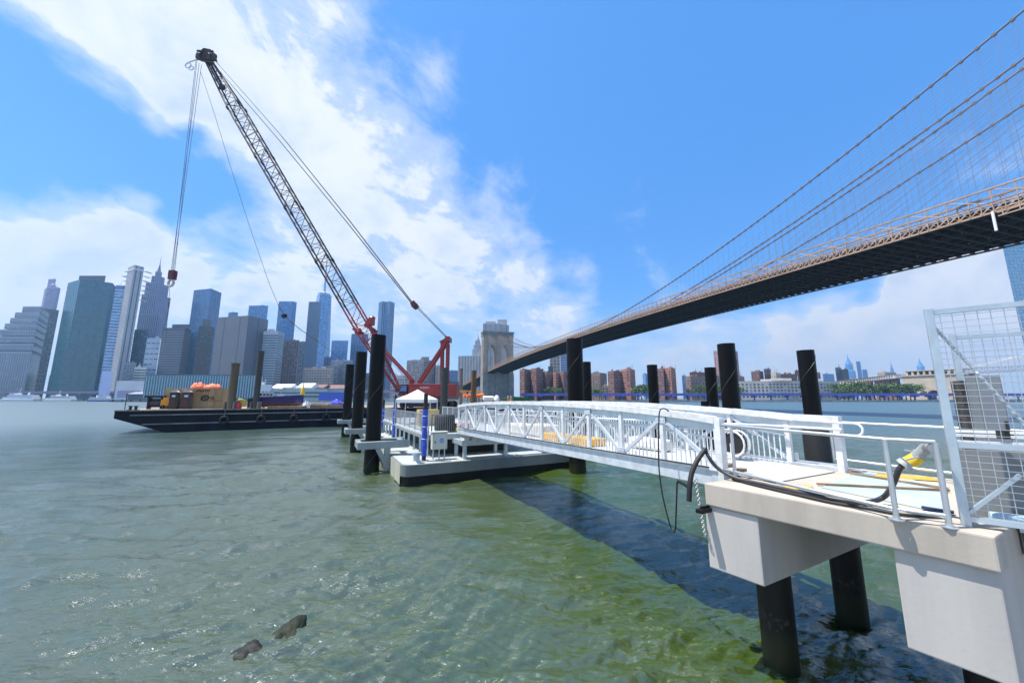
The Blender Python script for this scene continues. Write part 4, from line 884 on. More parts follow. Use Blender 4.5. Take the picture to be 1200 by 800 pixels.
a = K(495, 455.5); glyph('WEEKS', .5, (a.x, KD - 1.76, a.z), (1, 0, 0), Zv, mat((.75, .7, .68), .6), crane)
kbox(524.5, 536.5, z0 - .2, zb - .05, -2.1, 2.1).build('counterweight', red, crane, bevel=.06)
kbox(518, 525, z0 + .2, zb - .8, -1.2, 1.2).build('rear_frame', dkred, crane)
cbx = kbox(470.5, 480.5, z0 + .1, zb - .1, -1.9, -.4, .4).build('cab', dkred, crane)
kbox(472, 479.5, z0 + .8, zb - .35, -1.95, -1.9, .3).build('window', g_sky, cbx)
for dd in (-2.6, 1.7):
    a, c = K(478, 466), K(530, 466); b = MB(); zc = 3.2
    b.prism([(a.x, KD + dd), (c.x, KD + dd), (c.x, KD + dd + .95), (a.x, KD + dd + .95)], zc + .25, zc + .95)
    b.tube([(a.x, KD + dd, zc + .6), (a.x, KD + dd + .95, zc + .6)], .6, 14); b.tube([(c.x, KD + dd, zc + .6), (c.x, KD + dd + .95, zc + .6)], .6, 14); tr = b.build('crawler_track', blk, crane)
    b = MB()
    for k in range(22): x = a.x + (c.x - a.x) * (k + .5) / 22; b.box((x, KD + dd + .475, zc + 1.13), .22, 1.05, .08); b.box((x, KD + dd + .475, zc), .22, 1.05, .07)
    b.build('track_shoe', rubm, tr)
kbox(490, 520, 3.9, z0 + .02, -1.6, 1.6).build('carbody', dkred, crane)
# boom: four chords, lacing
foot, tip = K(468, 457), K(246, 74)
dv = (tip - foot).normalized(); nn = dv.cross(Vector((0, 1, 0))).normalized()           # across, in the picture plane
if nn.z < 0: nn = -nn
BL = (tip - foot).length
def half(s_):                                                                    # half width in the lift plane
    f = s_ / BL
    return .25 + (1.12 - .25) * min(1, f / .16) if f < .16 else (1.12 if f < .84 else 1.12 + (.5 - 1.12) * (f - .84) / .16)
def Bm(s_, u, v): return foot + dv * s_ + nn * (half(s_) * u) + Vector((0, 1, 0)) * (max(.35, half(s_)) * .9 * v)
darkst = mat((.028, .017, .017), .5, 0, .3, .5)
cut = BL * .23
for lo, hi, m_, nm in ((0, cut, red, 'boom_butt'), (cut, BL, darkst, 'boom_section')):
    lv = [lo + (hi - lo) * k / 12 for k in range(13)]
    for u in (-1, 1):
        for v in (-1, 1):
            b = MB(); b.tube([Bm(s_, u, v) for s_ in lv], .15, 6); b.build('boom_chord', m_, crane, smooth=True)
    b = MB(); st_ = 2.05; k = 0; s_ = lo
    while s_ + st_ <= hi + .01:
        e_ = s_ + st_; fl = 1 if k % 2 else -1
        for v in (-1, 1): b.tube([Bm(s_, -fl, v), Bm(e_, fl, v)], .05, 5); b.tube([Bm(s_, -1, v), Bm(s_, 1, v)], .042, 5)
        for u in (-1, 1): b.tube([Bm(s_, u, -fl), Bm(e_, u, fl)], .042, 5)
        if k % 6 == 5:
            for uu, vv in ((-1, 1), (1, -1)): b.tube([Bm(s_, uu, -1), Bm(s_ + .3, -uu, 1)], .06, 5)
        s_ = e_; k += 1
    b.build('boom_lacing', m_, crane, kind='stuff')
b = MB()
for f in (.36, .52, .68, .84):
    for u in (-1, 1):
        for v in (-1, 1): p = Bm(BL * f, u, v); b.bar(p - dv * .28, p + dv * .28, .36, .36)
b.build('chord_connector', darkst, crane, kind='stuff')
b = MB(); p = foot
b.tube([p - Vector((0, 1.3, 0)), p + Vector((0, 1.3, 0))], .38, 12); b.build('boom_foot_pin', dkred, crane)
# head machinery
hd = MB(); p = K(242, 66)
hd.bar(K(232, 65.5, -.7), K(253, 69, -.7), .3, 1.1); hd.bar(K(232, 65.5, .7), K(253, 69, .7), .3, 1.1); hd.bar(K(246, 74), K(241, 64), 1.0, 1.2)
hd.bar(K(236, 61), K(240, 57.6), .35, .3); hd.bar(K(231, 60), K(250, 60.5), .3, .25); hd.bar(K(240, 57.6), K(247, 59), .25, .2)
for k in range(7): a_ = K(233 + k * 3.0, 62.5 + (k % 3) * 1.2, -.9 + .3 * (k % 2)); hd.bar(a_, a_ + Vector((.5, 0, -1.6 + .3 * (k % 3))), .16)
for (x0, y0, x1, y1) in ((231, 62, 234, 70), (249, 62, 254, 72), (235, 71, 251, 74), (238, 59, 234, 64), (243, 58, 247, 64)): hd.bar(K(x0, y0, -.95), K(x1, y1, -.95), .22); hd.bar(K(x0, y0, .95), K(x1, y1, .95), .22)
head = hd.build('boom_head', mat((.03, .017, .015), .7, 0, .3, .5), crane)
for k, (px, py) in enumerate(((233.5, 67), (240, 69), (250, 66.5))):
    b = MB(); q = K(px, py); b.torus(q, (0, 1, 0), .62, .14, 16, 6); b.tube([q - Vector((0, .5, 0)), q + Vector((0, .5, 0))], .35, 10); b.build('sheave', mat((.07, .05, .05), .5), head, smooth=True)
b = MB(); b.bar(K(247, 75), K(259.5, 99), .45, .35); q = K(260.5, 102.5); b.torus(q, (0, 1, 0), .4, .25, 12, 6); b.tube([q - Vector((0, .3, 0)), q + Vector((0, .3, 0))], .3, 8); b.build('jib_strut', darkst, crane)
# gantry and backstops
gt = K(525.5, 398)
b = MB()
for v in (-.9, .9):
    o_ = Vector((0, v, 0)); b.bar(K(491.5, 449) + o_, gt + o_, .42); b.bar(K(518, 447) + o_, K(518.5, 401) + o_, .3); b.bar(K(524, 450) + o_, K(525, 402) + o_, .3)
b.bar(gt - Vector((0, 1.3, 0)), gt + Vector((0, 1.3, 0)), .8); b.bar(K(516, 402), K(527, 396), .7, .6); b.build('gantry', red, crane)
b = MB()
for v in (-.8, .8):
    o_ = Vector((0, v, 0)); b.bar(K(436, 384) + o_, K(452, 414) + o_, .34); b.bar(K(452, 412) + o_, K(483, 445) + o_, .36); b.bar(K(483, 445) + o_, K(482, 452) + o_, .4)
b.build('backstop', red, crane)
b = MB(); q = K(435.8, 377); b.box((q.x, q.y - .5, q.z - .7), 1.1, 1.0, 1.1); b.lathe((q.x, q.y, q.z + .4), [(.5, 0), (.6, .3), (.35, .6)], 10); b.bar(K(428, 380), K(441, 389), .8, .6); b.build('hoist_box', red, crane)
b = MB(); q = K(420, 388); b.lathe((q.x, q.y, q.z - .6), [(.5, 0), (.7, .5), (.4, 1.1)], 10); b.bar(K(414, 385), K(426, 391), .5); b.build('boom_joint', red, crane)
ropem = mat((.10, .085, .08), .6, 0, .1, 1)
def rope(name, pts, r=.05, parent=crane, m=ropem): b = MB(); b.tube(pts, r, 5); return b.build(name, m, parent, smooth=True)
spr = K(486, 358)
for v in (-.7, .7):
    o_ = Vector((0, v, 0)); rope('boom_pendant', [K(252, 71) + o_, K(330, 159.5) + o_ * 1.1, K(408, 256.5) + o_, spr + o_], .065); rope('boom_pendant', [K(250, 75) + o_ * .8, K(326, 163) + o_, K(405, 258.5) + o_, spr + o_ - Zv * .3], .05)
    for dz in (0, .35): rope('luffing_rope', [spr + o_ + Zv * dz, gt + o_ * .9 + Zv * dz * .6], .05)
b = MB(); b.bar(spr - Vector((0, 1, 0)), spr + Vector((0, 1, 0)), .7, .8); b.bar(K(483, 354), K(489, 361), .6, .9); b.build('equalizer', dkred, crane)
rope('hoist_rope', [K(437, 386), K(470, 436), K(484, 450)], .035); rope('hoist_rope', [K(430, 388), K(478, 447)], .03)
for p0, p1 in (((231, 70), (204.5, 319)), ((233.5, 74), (200.5, 318)), ((236.2, 76), (203, 318)), ((229.5, 72), (202, 318))): rope('hoist_line', [K(*p0), K(*p1)], .038, m=mat((.14, .15, .16), .6))
b = MB(); b.torus(K(220.5, 77), (0, 1, 0), .55, .12, 14, 6); b.torus(K(224, 80), (0, 1, 0), .45, .1, 14, 6); b.bar(K(219, 74), K(231, 70), .16); b.build('aux_sheave', mat((.6, .66, .72), .4), crane, smooth=True)
b = MB(); q = K(202.3, 322); b.box((q.x, q.y, q.z - .9), 1.0, .8, 1.7); b.box((q.x, q.y, q.z - .2), 1.25, .6, .6); hk = b.build('hook_block', dkred, crane, bevel=.08)
b = MB(); q = K(200.3, 331.5); b.torus(q, (.25, 1, 0), .62, .2, 16, 7); b.build('hook', mat((.42, .42, .42), .5), hk, smooth=True)
b = MB(); q0_, q1_ = K(199, 336), K(197, 365)
for k in range(3): q = q0_.lerp(q1_, .68 + k * .07); b.lathe((q.x, q.y, q.z), [(.06, 0), (.16, .15), (.06, .3)], 6)
b.tube([q0_, q1_, K(190, 392)], .03, 5); b.tube([q1_, K(194, 400)], .025, 5); b.build('hook_sling', ropem, hk)
rope('whip_line', [K(235, 84), K(252, 136), K(270, 195), K(292, 264), K(315, 331), K(326, 357), K(333, 369.5)], .035)
b = MB(); q = K(333, 370); b.lathe((q.x, q.y, q.z - .45), [(.05, 0), (.42, .2), (.5, .45), (.42, .7), (.05, .9)], 12); b.build('headache_ball', blk, crane, smooth=True)
rope('whip_line', [K(333, 370), K(352, 386), K(374, 401)], .06); rope('whip_line', [K(374, 401), K(420, 436), K(462, 458)], .028); rope('whip_line', [K(326, 357), K(333, 369)], .07)
# loads around the crane
def onc(px, back, z=3.2):
    o = cA + cn * back; r = ray(px, 474); k = r.x / r.y; s_ = (k * o.y - o.x) / (ce.x - k * ce.y); q = o + ce * s_; q.z = z; return q
q0_, q1_ = onc(545, 4), onc(566, 4); L = (q1_ - q0_).length; e_ = (q1_ - q0_).normalized(); zt_ = hgt(550, 460.5, q0_)
t = thing('rescue_boat', 'orange inflatable rescue boat raised on a cradle beside the rusty pile', 'boat', tuple(q0_))
b = MB()
for o_ in (-.6, .6): b.tube([q0_ + e_ * 0 + cn * o_ + Zv * (zt_ - 3.8), q0_ + e_ * L * .7 + cn * o_ + Zv * (zt_ - 3.8), q0_ + e_ * L + cn * o_ * .1 + Zv * (zt_ - 3.55)], .38, 10)
b.build('inflatable_tube', orange, t, smooth=True); b = MB(); b.obox(q0_ + Zv * (zt_ - 4.1) - cn * .5, e_ * L * .8, cn * 1.0, Zv * .2); b.build('hull_bottom', blk, t); b = MB(); b.bar(q0_ + e_ * .5 + Zv * (zt_ - 3.6), q0_ + e_ * .5 + Zv * (zt_ - 2.9), .3, .5); b.build('outboard_motor', blk, t)
b = MB()
for f in (.2, .7): b.bar(q0_ + e_ * L * f - cn * .7, q0_ + e_ * L * f - cn * .5 + Zv * (zt_ - 4.1), .15); b.bar(q0_ + e_ * L * f + cn * .7, q0_ + e_ * L * f + cn * .5 + Zv * (zt_ - 4.1), .15)
b.build('cradle', rubm, t)
a, c = onc(536, 7), onc(563, 7); za = hgt(540, 458.3, a); t = thing('spreader_beam', 'yellow steel spreader beam on stands above the orange boat', 'beam', tuple(a)); b = MB(); b.bar(Vector((a.x, a.y, za)), Vector((c.x, c.y, za - .1)), .4, .55); b.build('beam', mat((.70, .36, .05), .5), t)
b = MB()
for f in (.1, .9): p = a.lerp(c, f); b.bar(p, Vector((p.x, p.y, za - .25)), .2)
b.build('stand', rubm, t)
for k, (x0, x1, py, lb) in enumerate(((566, 577.5, 466.5, 'upper white plastic pipe lying beside the orange boat'), (566.5, 577, 471, 'lower white plastic pipe lying beside the orange boat'))):
    a, c = onc(x0, 3 + k * .2), onc(x1, 3 + k * .2); z_ = hgt(x0, py, a); t = thing('plastic_pipe', lb, 'pipe', tuple(a), 'white pipes on the crane barge'); b = MB(); b.tube([Vector((a.x, a.y, z_)), Vector((c.x, c.y, z_))], .32 if k else .5, 12); b.build('pipe', white, t, smooth=True)
    b = MB()
    for p in (a, c): b.bar(p, Vector((p.x, p.y, z_ - .28)), .25)
    b.build('trestle', rubm, t)
q = onc(582, 3); zt_ = hgt(582, 463, q); t = thing('water_tank', 'round white tank with grey collar between white pipes and green skip', 'tank', tuple(q)); b = MB(); b.lathe(q, [(.55, 0), (.6, .3), (.6, zt_ - 3.7), (.4, zt_ - 3.4), (.2, zt_ - 3.2)], 14); b.build('tank_body', white, t, smooth=True); b = MB(); b.torus(q + Zv * (zt_ - 4.2), (0, 0, 1), .64, .1); b.build('collar', galv, t, smooth=True)
for px, lb in ((595.3, 'orange gas cylinder with grey cap, nearer the white tank'), (598.8, 'orange gas cylinder with grey cap, nearer the green skip')):
    q = onc(px, 2.5); z_ = hgt(px, 463.5, q) - 3.2; t = thing('gas_cylinder', lb, 'gas cylinder', tuple(q), 'gas cylinders on the crane barge'); b = MB(); b.lathe(q, [(.2, 0), (.22, .1), (.22, z_ * .6), (.1, z_ * .72)], 10); b.build('bottle', orange, t, smooth=True); b = MB(); b.lathe(q + Zv * z_ * .7, [(.14, 0), (.16, z_ * .2), (.06, z_ * .3)], 8); b.build('valve_cap', galv, t)
a, c = onc(601, 3), onc(623, 3); zt_ = hgt(605, 464.3, a); t = thing('waste_skip', 'dark green waste skip with sloping end on the crane barge', 'skip', tuple(a)); e_ = c - a; grn = mat((.02, .13, .06), .5, 0, .2, .8)
b = MB(); b.hexa([a + e_ * .05 + Zv * .2, a + e_ * .85 + Zv * .2, a + e_ * .85 + cn * 2 + Zv * .2, a + e_ * .05 + cn * 2 + Zv * .2, Vector((a.x, a.y, zt_)), Vector((c.x, c.y, zt_ - .4)), Vector((c.x, c.y, zt_ - .4)) + cn * 2, Vector((a.x, a.y, zt_)) + cn * 2]); b.build('body', grn, t)
b = MB()
for k in range(7): p = a.lerp(c, .07 + k * .13); b.bar(p - cn * .05 + Zv * .25, Vector((p.x, p.y, zt_ - .1 - .05 * k)) - cn * .05, .1, .1)
b.build('rib', grn, t)
q = onc(591.5, 2.8); b = MB(); b.box(q, .9, .9, hgt(591, 466, q) - 3.2); tag(b.build('site_crate', mat((.10, .14, .04), .6), None, bevel=.05), 'small olive green crate left of the orange cylinders', 'crate')
# dark blue box with a short post beyond the skip
q = onc(632, 2); b = MB(); b.box(q, .9, .6, 1.9); b.bar(q + Zv * 1.9, q + Zv * 2.3, .12); tag(b.build('control_box', mat((.02, .025, .06), .5), None), 'dark control box right of the green skip', 'box')
# ------------------------------------------------------------------ floating pontoon
UP = Vector((-.455, .8905, 0)).normalized(); VP = Vector((UP.y, -UP.x, 0))
FC = G(470.5, 570.5, 0); FC.z = 0                                # front left corner at the water
pon = thing('floating_pontoon', 'grey floating pontoon with dark waterline, guide brackets and a raised deck', 'pontoon', tuple(FC))
HZ = 1.12; WD = 12.6; LN = 34
def pp(u, v, z=0): return FC + UP * u + VP * v + Zv * z
def rounded(u0, v0, u1, v1, r, n=5):
    o = []
    for cu, cv, a0 in ((u0 + r, v0 + r, 180), (u1 - r, v0 + r, 270), (u1 - r, v1 - r, 0), (u0 + r, v1 - r, 90)):
        for k in range(n + 1):
            a_ = math.radians(a0 + 90 * k / n); p = pp(cu + r * math.cos(a_), cv + r * math.sin(a_)); o.append((p.x, p.y))
    return o
ponm = mat((.16, .18, .175), .6, 0, .14, .5, .12, True); beigem = mat((.40, .39, .31), .7, 0, .2, .7, .1, True)
b = MB(); b.prism(rounded(0, 0, LN, WD, .55), .5, HZ); b.build('hull', ponm, pon)
b = MB(); b.prism(rounded(.3, .05, LN, WD - .1, .5), -.5, .51); b.build('hull_bottom', mat((.010, .012, .009), .8, 0, .4, 1, .3), pon)  # near-black: fouling, plus shade under the raked hull put into the colour
b = MB(); b.obox(pp(.6, -.012, .02), UP * (LN - 2), VP * .02, Zv * (HZ - .05)); b.build('sunlit_side', beigem, pon)  # paler than the hull: sunlight on this side put into its colour
b = MB(); b.prism(rounded(.1, .1, LN - .1, WD - .1, .5), HZ + .003, HZ + .02); b.build('deck_coating', mat((.36, .39, .38), .7, 0, .15, 1), pon)
# guide brackets round the three piles
for (tt, pq, rr) in (pA, pB, pC):
    rel = Vector((pq.x, pq.y, 0)) - FC; u0 = rel.dot(UP); v0 = rel.dot(VP); zz = 1.62
    b = MB()
    b.obox(pp(u0 - rr - .62, v0 - rr - .55, zz), VP * (-v0 + rr + 1.7), UP * .42, Zv * .46); b.obox(pp(u0 + rr + .18, v0 - rr - .55, zz), VP * (-v0 + rr + 1.7), UP * .42, Zv * .46)
    b.obox(pp(u0 - rr - .2, v0 - rr - .55, zz + .02), VP * .3, UP * (2 * rr + .38), Zv * .42)
    b.obox(pp(u0 - rr - .2, .62, zz + .02), VP * .3, UP * (2 * rr + .38), Zv * .42)
    g_ = b.build('pile_guide', steelgrey, pon, bevel=.03)
    for du in (-rr - .42, rr + .39): b = MB(); b.bar(pp(u0 + du, v0 + .2, zz + .02), pp(u0 + du, -.1, .3), .34, .3); b.build('brace', steelgrey, g_)
    b = MB(); b.bar(pp(u0 - rr - .42, -.2, 1.62), pp(u0 - rr - .42, -.2, .25), .36, .3); b.build('bracket_post', steelgrey, g_)
# bollard, electric box, blue wrapped posts
q = pp(.55, .9, HZ + .02); b = MB(); b.lathe(q, [(.3, 0), (.26, .04), (.19, .1), (.19, .45), (.28, .52), (.28, .6), (0, .62)], 14); tag(b.build('bollard', galv2, None, smooth=True), 'grey mooring bollard on the near corner of the pontoon', 'bollard')
q = G(514, 538, HZ + .02); t = thing('electrical_box', 'pale grey green electrical cabinet with blue round emblem on legs on the pontoon', 'electrical box', tuple(q)); bx = mat((.52, .54, .48), .5, 0, .08, 1)
for s_ in (-.36, .02, .36): 
    b = MB(); b.bar(q + VP * s_, q + VP * s_ + Zv * .65, .06); b.build('leg', galv, t)
b = MB(); b.obox(q - VP * .47 - UP * .2 + Zv * .62, VP * .94, UP * .42, Zv * 1.02); cbn = b.build('cabinet', bx, t, bevel=.02)
b = MB(); b.obox(q - VP * .40 - UP * .235 + Zv * .68, VP * .80, UP * .04, Zv * .88); dr = b.build('door', mat((.55, .57, .50), .5, 0, .08, 1), t)
b = MB(); b.obox(q - VP * .34 - UP * .26 + Zv * 1.0, VP * .05, UP * .04, Zv * .14); b.build('handle', blk, dr)
b = MB(); b.torus(q + VP * .10 - UP * .245 + Zv * 1.15, UP, .115, .022, 20, 5); b.tube([q + VP * .10 - UP * .246 + Zv * 1.07, q + VP * .13 - UP * .246 + Zv * 1.15, q + VP * .08 - UP * .246 + Zv * 1.16, q + VP * .11 - UP * .246 + Zv * 1.24], .014, 4); b.build('emblem', mat((.06, .2, .7), .5), dr)
b = MB(); b.obox(q - VP * .52 - UP * .26 + Zv * 1.635, VP * 1.04, UP * .54, Zv * .05); b.build('canopy', bx, t)
def wrapped(label, px, pyb, pyt, base_z):
    q = G(px, pyb, base_z); top = P(px, pyt, q.y).z; t = thing('pontoon_post', label, 'post', tuple(q), 'blue wrapped posts on the pontoon'); h = top - base_z
    b = MB(); b.tube([q, q + Zv * h], .13, 12); b.build('core', blk, t, smooth=True)
    b = MB(); pr = [(.16, .3)]
    k = .3
    while k < h * .78: pr += [(.165 + .012 * math.sin(k * 9), k)]; k += .12
    b.lathe(q, pr, 14, closed=False); b.build('blue_wrap', mat((.03, .08, .50), .45, 0, .35, 5), t, smooth=True)
    b = MB()
    for f in (.32, .5, .66): b.torus(q + Zv * h * f, (.06, .05, 1), .172, .016, 14, 5)
    b.build('tape_band', mat((.6, .65, .75), .5), t); b = MB(); b.box(q, .5, .5, .05); b.build('base_plate', galv, t)
wrapped('thick blue wrapped post beside the electrical cabinet', 496.5, 540, 461, HZ + .02)
wrapped('second blue wrapped post, in front of the white canopy', 461.5, 514, 463, HZ + .02)
wrapped('thin far blue wrapped post just right of the nearest black pile', 448, 506, 468, HZ + .02)
# raised deck on the pontoon
LZ = 2.55; d0, v0, v1, dl = 2.2, 1.9, 9.4, 22
deckm = mat((.50, .53, .54), .55, .2, .1, 1)
b = MB(); b.obox(pp(d0, v0, LZ - .12), UP * dl, VP * (v1 - v0), Zv * .12); b.build('raised_deck', deckm, pon)
for vv in (v0, v1 - .16): b = MB(); b.obox(pp(d0 - .02, vv - .02, LZ - .34), UP * dl, VP * .16, Zv * .22); b.build('edge_beam', galv, pon)
b = MB(); b.obox(pp(d0 - .05, v0 + .2, LZ - .34), VP * (v1 - v0 - .4), UP * .16, Zv * .22); b.build('edge_beam', galv, pon)
lg = MB(); lg.box((0, 0, 0), .16, .16, LZ - .34 - HZ - .02); first = None
for k in range(12):
    for vv in (v0 + .1, v1 - .1):
        p = pp(d0 + .3 + k * 1.9, vv, HZ + .02) - FC
        if first is None: first = lg.build('deck_leg', galv2, None); first.parent = pon; first.location = p
        else: again(first, pon, p)
b = MB(); b.obox(pp(d0 + 1, v0 + 1.2, HZ + .02), UP * (dl - 2), VP * (v1 - v0 - 2.4), Zv * (LZ - HZ - .5)); b.build('under_deck_block', mat((.02, .022, .022), .7), pon)  # near-black block filling most of the space under the raised deck
# landing frame under the gangway end
b = MB(); fz = 1.95
b.obox(pp(.35, 3.6, fz), VP * 6.2, UP * .36, Zv * .34); b.obox(pp(2.0, 3.6, fz), VP * 6.2, UP * .36, Zv * .34)
for vv in (3.6, 6.5, 9.44): b.obox(pp(.7, vv, fz + .02), VP * .36, UP * 1.32, Zv * .3)
b.build('landing_frame', galv2, pon, bevel=.02)
for vv in (3.75, 6.6, 9.5):
    for uu in (.42, 2.07): b = MB(); b.obox(pp(uu, vv, HZ + .01), VP * .2, UP * .2, Zv * (fz - HZ)); b.build('frame_leg', galv2, pon)
b = MB()
for vv in (3.7, 4.25): b.obox(pp(.2, vv, fz + .34), VP * .3, UP * .8, Zv * .16)
b.build('bearing_pad', mat((.6, .6, .58), .6), pon)

# picket railings on the raised deck
def picket_rail(label, A, B, h, sp, group, m=galv, post=2.0, part='picket', xd=None):
    A, B = Vector(A), Vector(B); t = thing('picket_railing', label, 'railing', tuple(A), group); L = (B - A).length; e_ = (B - A) / L
    b = MB(); b.bar(A + Zv * h, B + Zv * h, .07, .06); b.build('top_rail', m, t); b = MB(); b.bar(A + Zv * .12, B + Zv * .12, .05, .05); b.build('bottom_rail', m, t)
    pm = piece('railing_post', m, (.04, .04), t); km = piece(part, m, (.011, .011), t); n = max(1, round(L / post))
    for k in range(n + 1): p = A + e_ * L * k / n; stick('post', pm, p, p + Zv * (h + .04), t, xdir=e_)
    n = int(L / sp); nn_ = 0
    for k in range(1, n):
        p = A + e_ * L * k / n; stick(part, km, p + Zv * .12, p + Zv * h, t, xdir=e_)
    return t
RG = 'picket railings on the raised pontoon deck'
picket_rail('long grey picket railing along the water side of the raised pontoon deck', pp(d0 + .1, v0 + .1, LZ), pp(d0 + dl - .2, v0 + .1, LZ), 1.25, .19, RG)
picket_rail('short grey picket railing across the front of the raised deck by the gangway', pp(d0 + .08, v0 + .3, LZ), pp(d0 + .08, v0 + 3.0, LZ), 1.25, .15, RG, mat((.22, .24, .25), .5, .4, .1, 2))
picket_rail('pale picket railing along the far side of the raised pontoon deck', pp(d0 + 5, v1 - .1, LZ), pp(d0 + dl - .2, v1 - .1, LZ), 1.25, .24, RG, alum)
# things on the raised deck
q = pp(d0 + 1.5, v0 + 1.6, LZ + .003); b = MB(); b.lathe(q, [(.65, 0), (.72, .2), (.72, 1.05), (.6, 1.2), (.0, 1.22)], 16); tag(b.build('cable_drum', mat((.03, .03, .035), .6, 0, .3, 4), None, smooth=True), 'black round drum behind the dark picket railing', 'drum')
for k, (m_, h0, lb) in enumerate(((mat((.60, .62, .05), .6), 0, 'lime yellow folded sheet lying on the deck under the red one'), (mat((.62, .16, .13), .6), .3, 'pale red folded sheet on top of the lime yellow one'))):
    b = MB(); b.obox(pp(d0 + .5, v0 + 2.2 + .05 * k, LZ + .003 + h0), VP * 1.3, UP * .9, Zv * .29); tag(b.build('folded_sheet', m_, None, bevel=.06), lb, 'sheet')
q = pp(d0 + 7.5, v0 + 1.2, LZ + .003); b = MB(); b.obox(q, VP * 1.7, UP * 1.1, Zv * 1.35); tag(b.build('plywood_box', mat((.48, .36, .18), .8, 0, .15, 2), None), 'tan plywood box under the white canopy', 'box')
# white canopy
q = G(484, 489, LZ); q = P(484, 468, 33.0); q.z = LZ; t = thing('canopy_tent', 'white pop up canopy with peaked roof on the raised deck', 'canopy', tuple(q))
a, c = P(464, 468, 33), P(504.5, 468, 33); hw_ = (c.x - a.x) / 2; ze = P(484, 467.5, 33).z; zp = P(484, 456.3, 33).z
b = MB(); cs = [Vector((q.x + sx * hw_, q.y + sy * hw_ + hw_, ze)) for sx, sy in ((-1, -1), (1, -1), (1, 1), (-1, 1))]; pk = Vector((q.x, q.y + hw_, zp))
vs = [pk + Zv * .04] + cs + [c_ - Zv * .32 for c_ in cs] + [pk.lerp(cs[i], .5) - Zv * .04 for i in range(4)] + [pk.lerp(cs[i].lerp(cs[(i + 1) % 4], .5), .5) - Zv * .13 for i in range(4)]
fs = []
for i in range(4):
    j = (i + 1) % 4; fs += [(0, 9 + i, 13 + i), (0, 13 + i, 9 + j), (9 + i, 1 + i, 1 + j, 13 + i), (13 + i, 1 + j, 9 + j), (1 + i, 5 + i, 5 + j, 1 + j)]
b._add(vs, fs); b.build('canopy_roof', mat((.82, .83, .82), .7, 0, .04, 2), t)
for c_ in cs: b = MB(); b.bar(Vector((c_.x, c_.y, LZ)), c_, .07); b.build('leg', galv, t)
b = MB()
for i in range(4): b.bar(cs[i] - Zv * .2, cs[(i + 1) % 4] - Zv * .2, .05)
b.build('frame', galv, t)

# ------------------------------------------------------------------ aluminium gangway
GA, GB = Vector((4.52, 8.25, 3.0)), Vector((-3.45, 24.2, 2.62))
gd = GB - GA; gu = Vector((gd.x, gd.y, 0)).normalized(); gv = Vector((gu.y, -gu.x, 0)); NB = 12
gw = thing('gangway', 'silver aluminium truss gangway sloping from concrete pier down to grey pontoon', 'gangway', tuple(GA))
alw = mat((.74, .74, .73), .42, .15, .16, 4.5); alb = mat((.60, .64, .67), .4, .25, .16, 3.5); fasc = mat((.64, .70, .71), .45, .1, .16, 1.6, 0, True)
def lowz(f): return GA.z + gd.z * f
def topz(f): return 4.5 + (4.44 - 4.5) * f + .34 * 4 * (f * (1 - f)) ** .8 * .62 * 1.05
def gp(f, v, z): q = GA + gd * f; return Vector((q.x + gv.x * v, q.y + gv.y * v, z))
GW = 2.75
pk_ = piece('picket', alw, (.012, .012), gw); po_ = piece('truss_post', alw, (.055, .05), gw); dg_ = piece('truss_diagonal', alb, (.036, .042), gw)
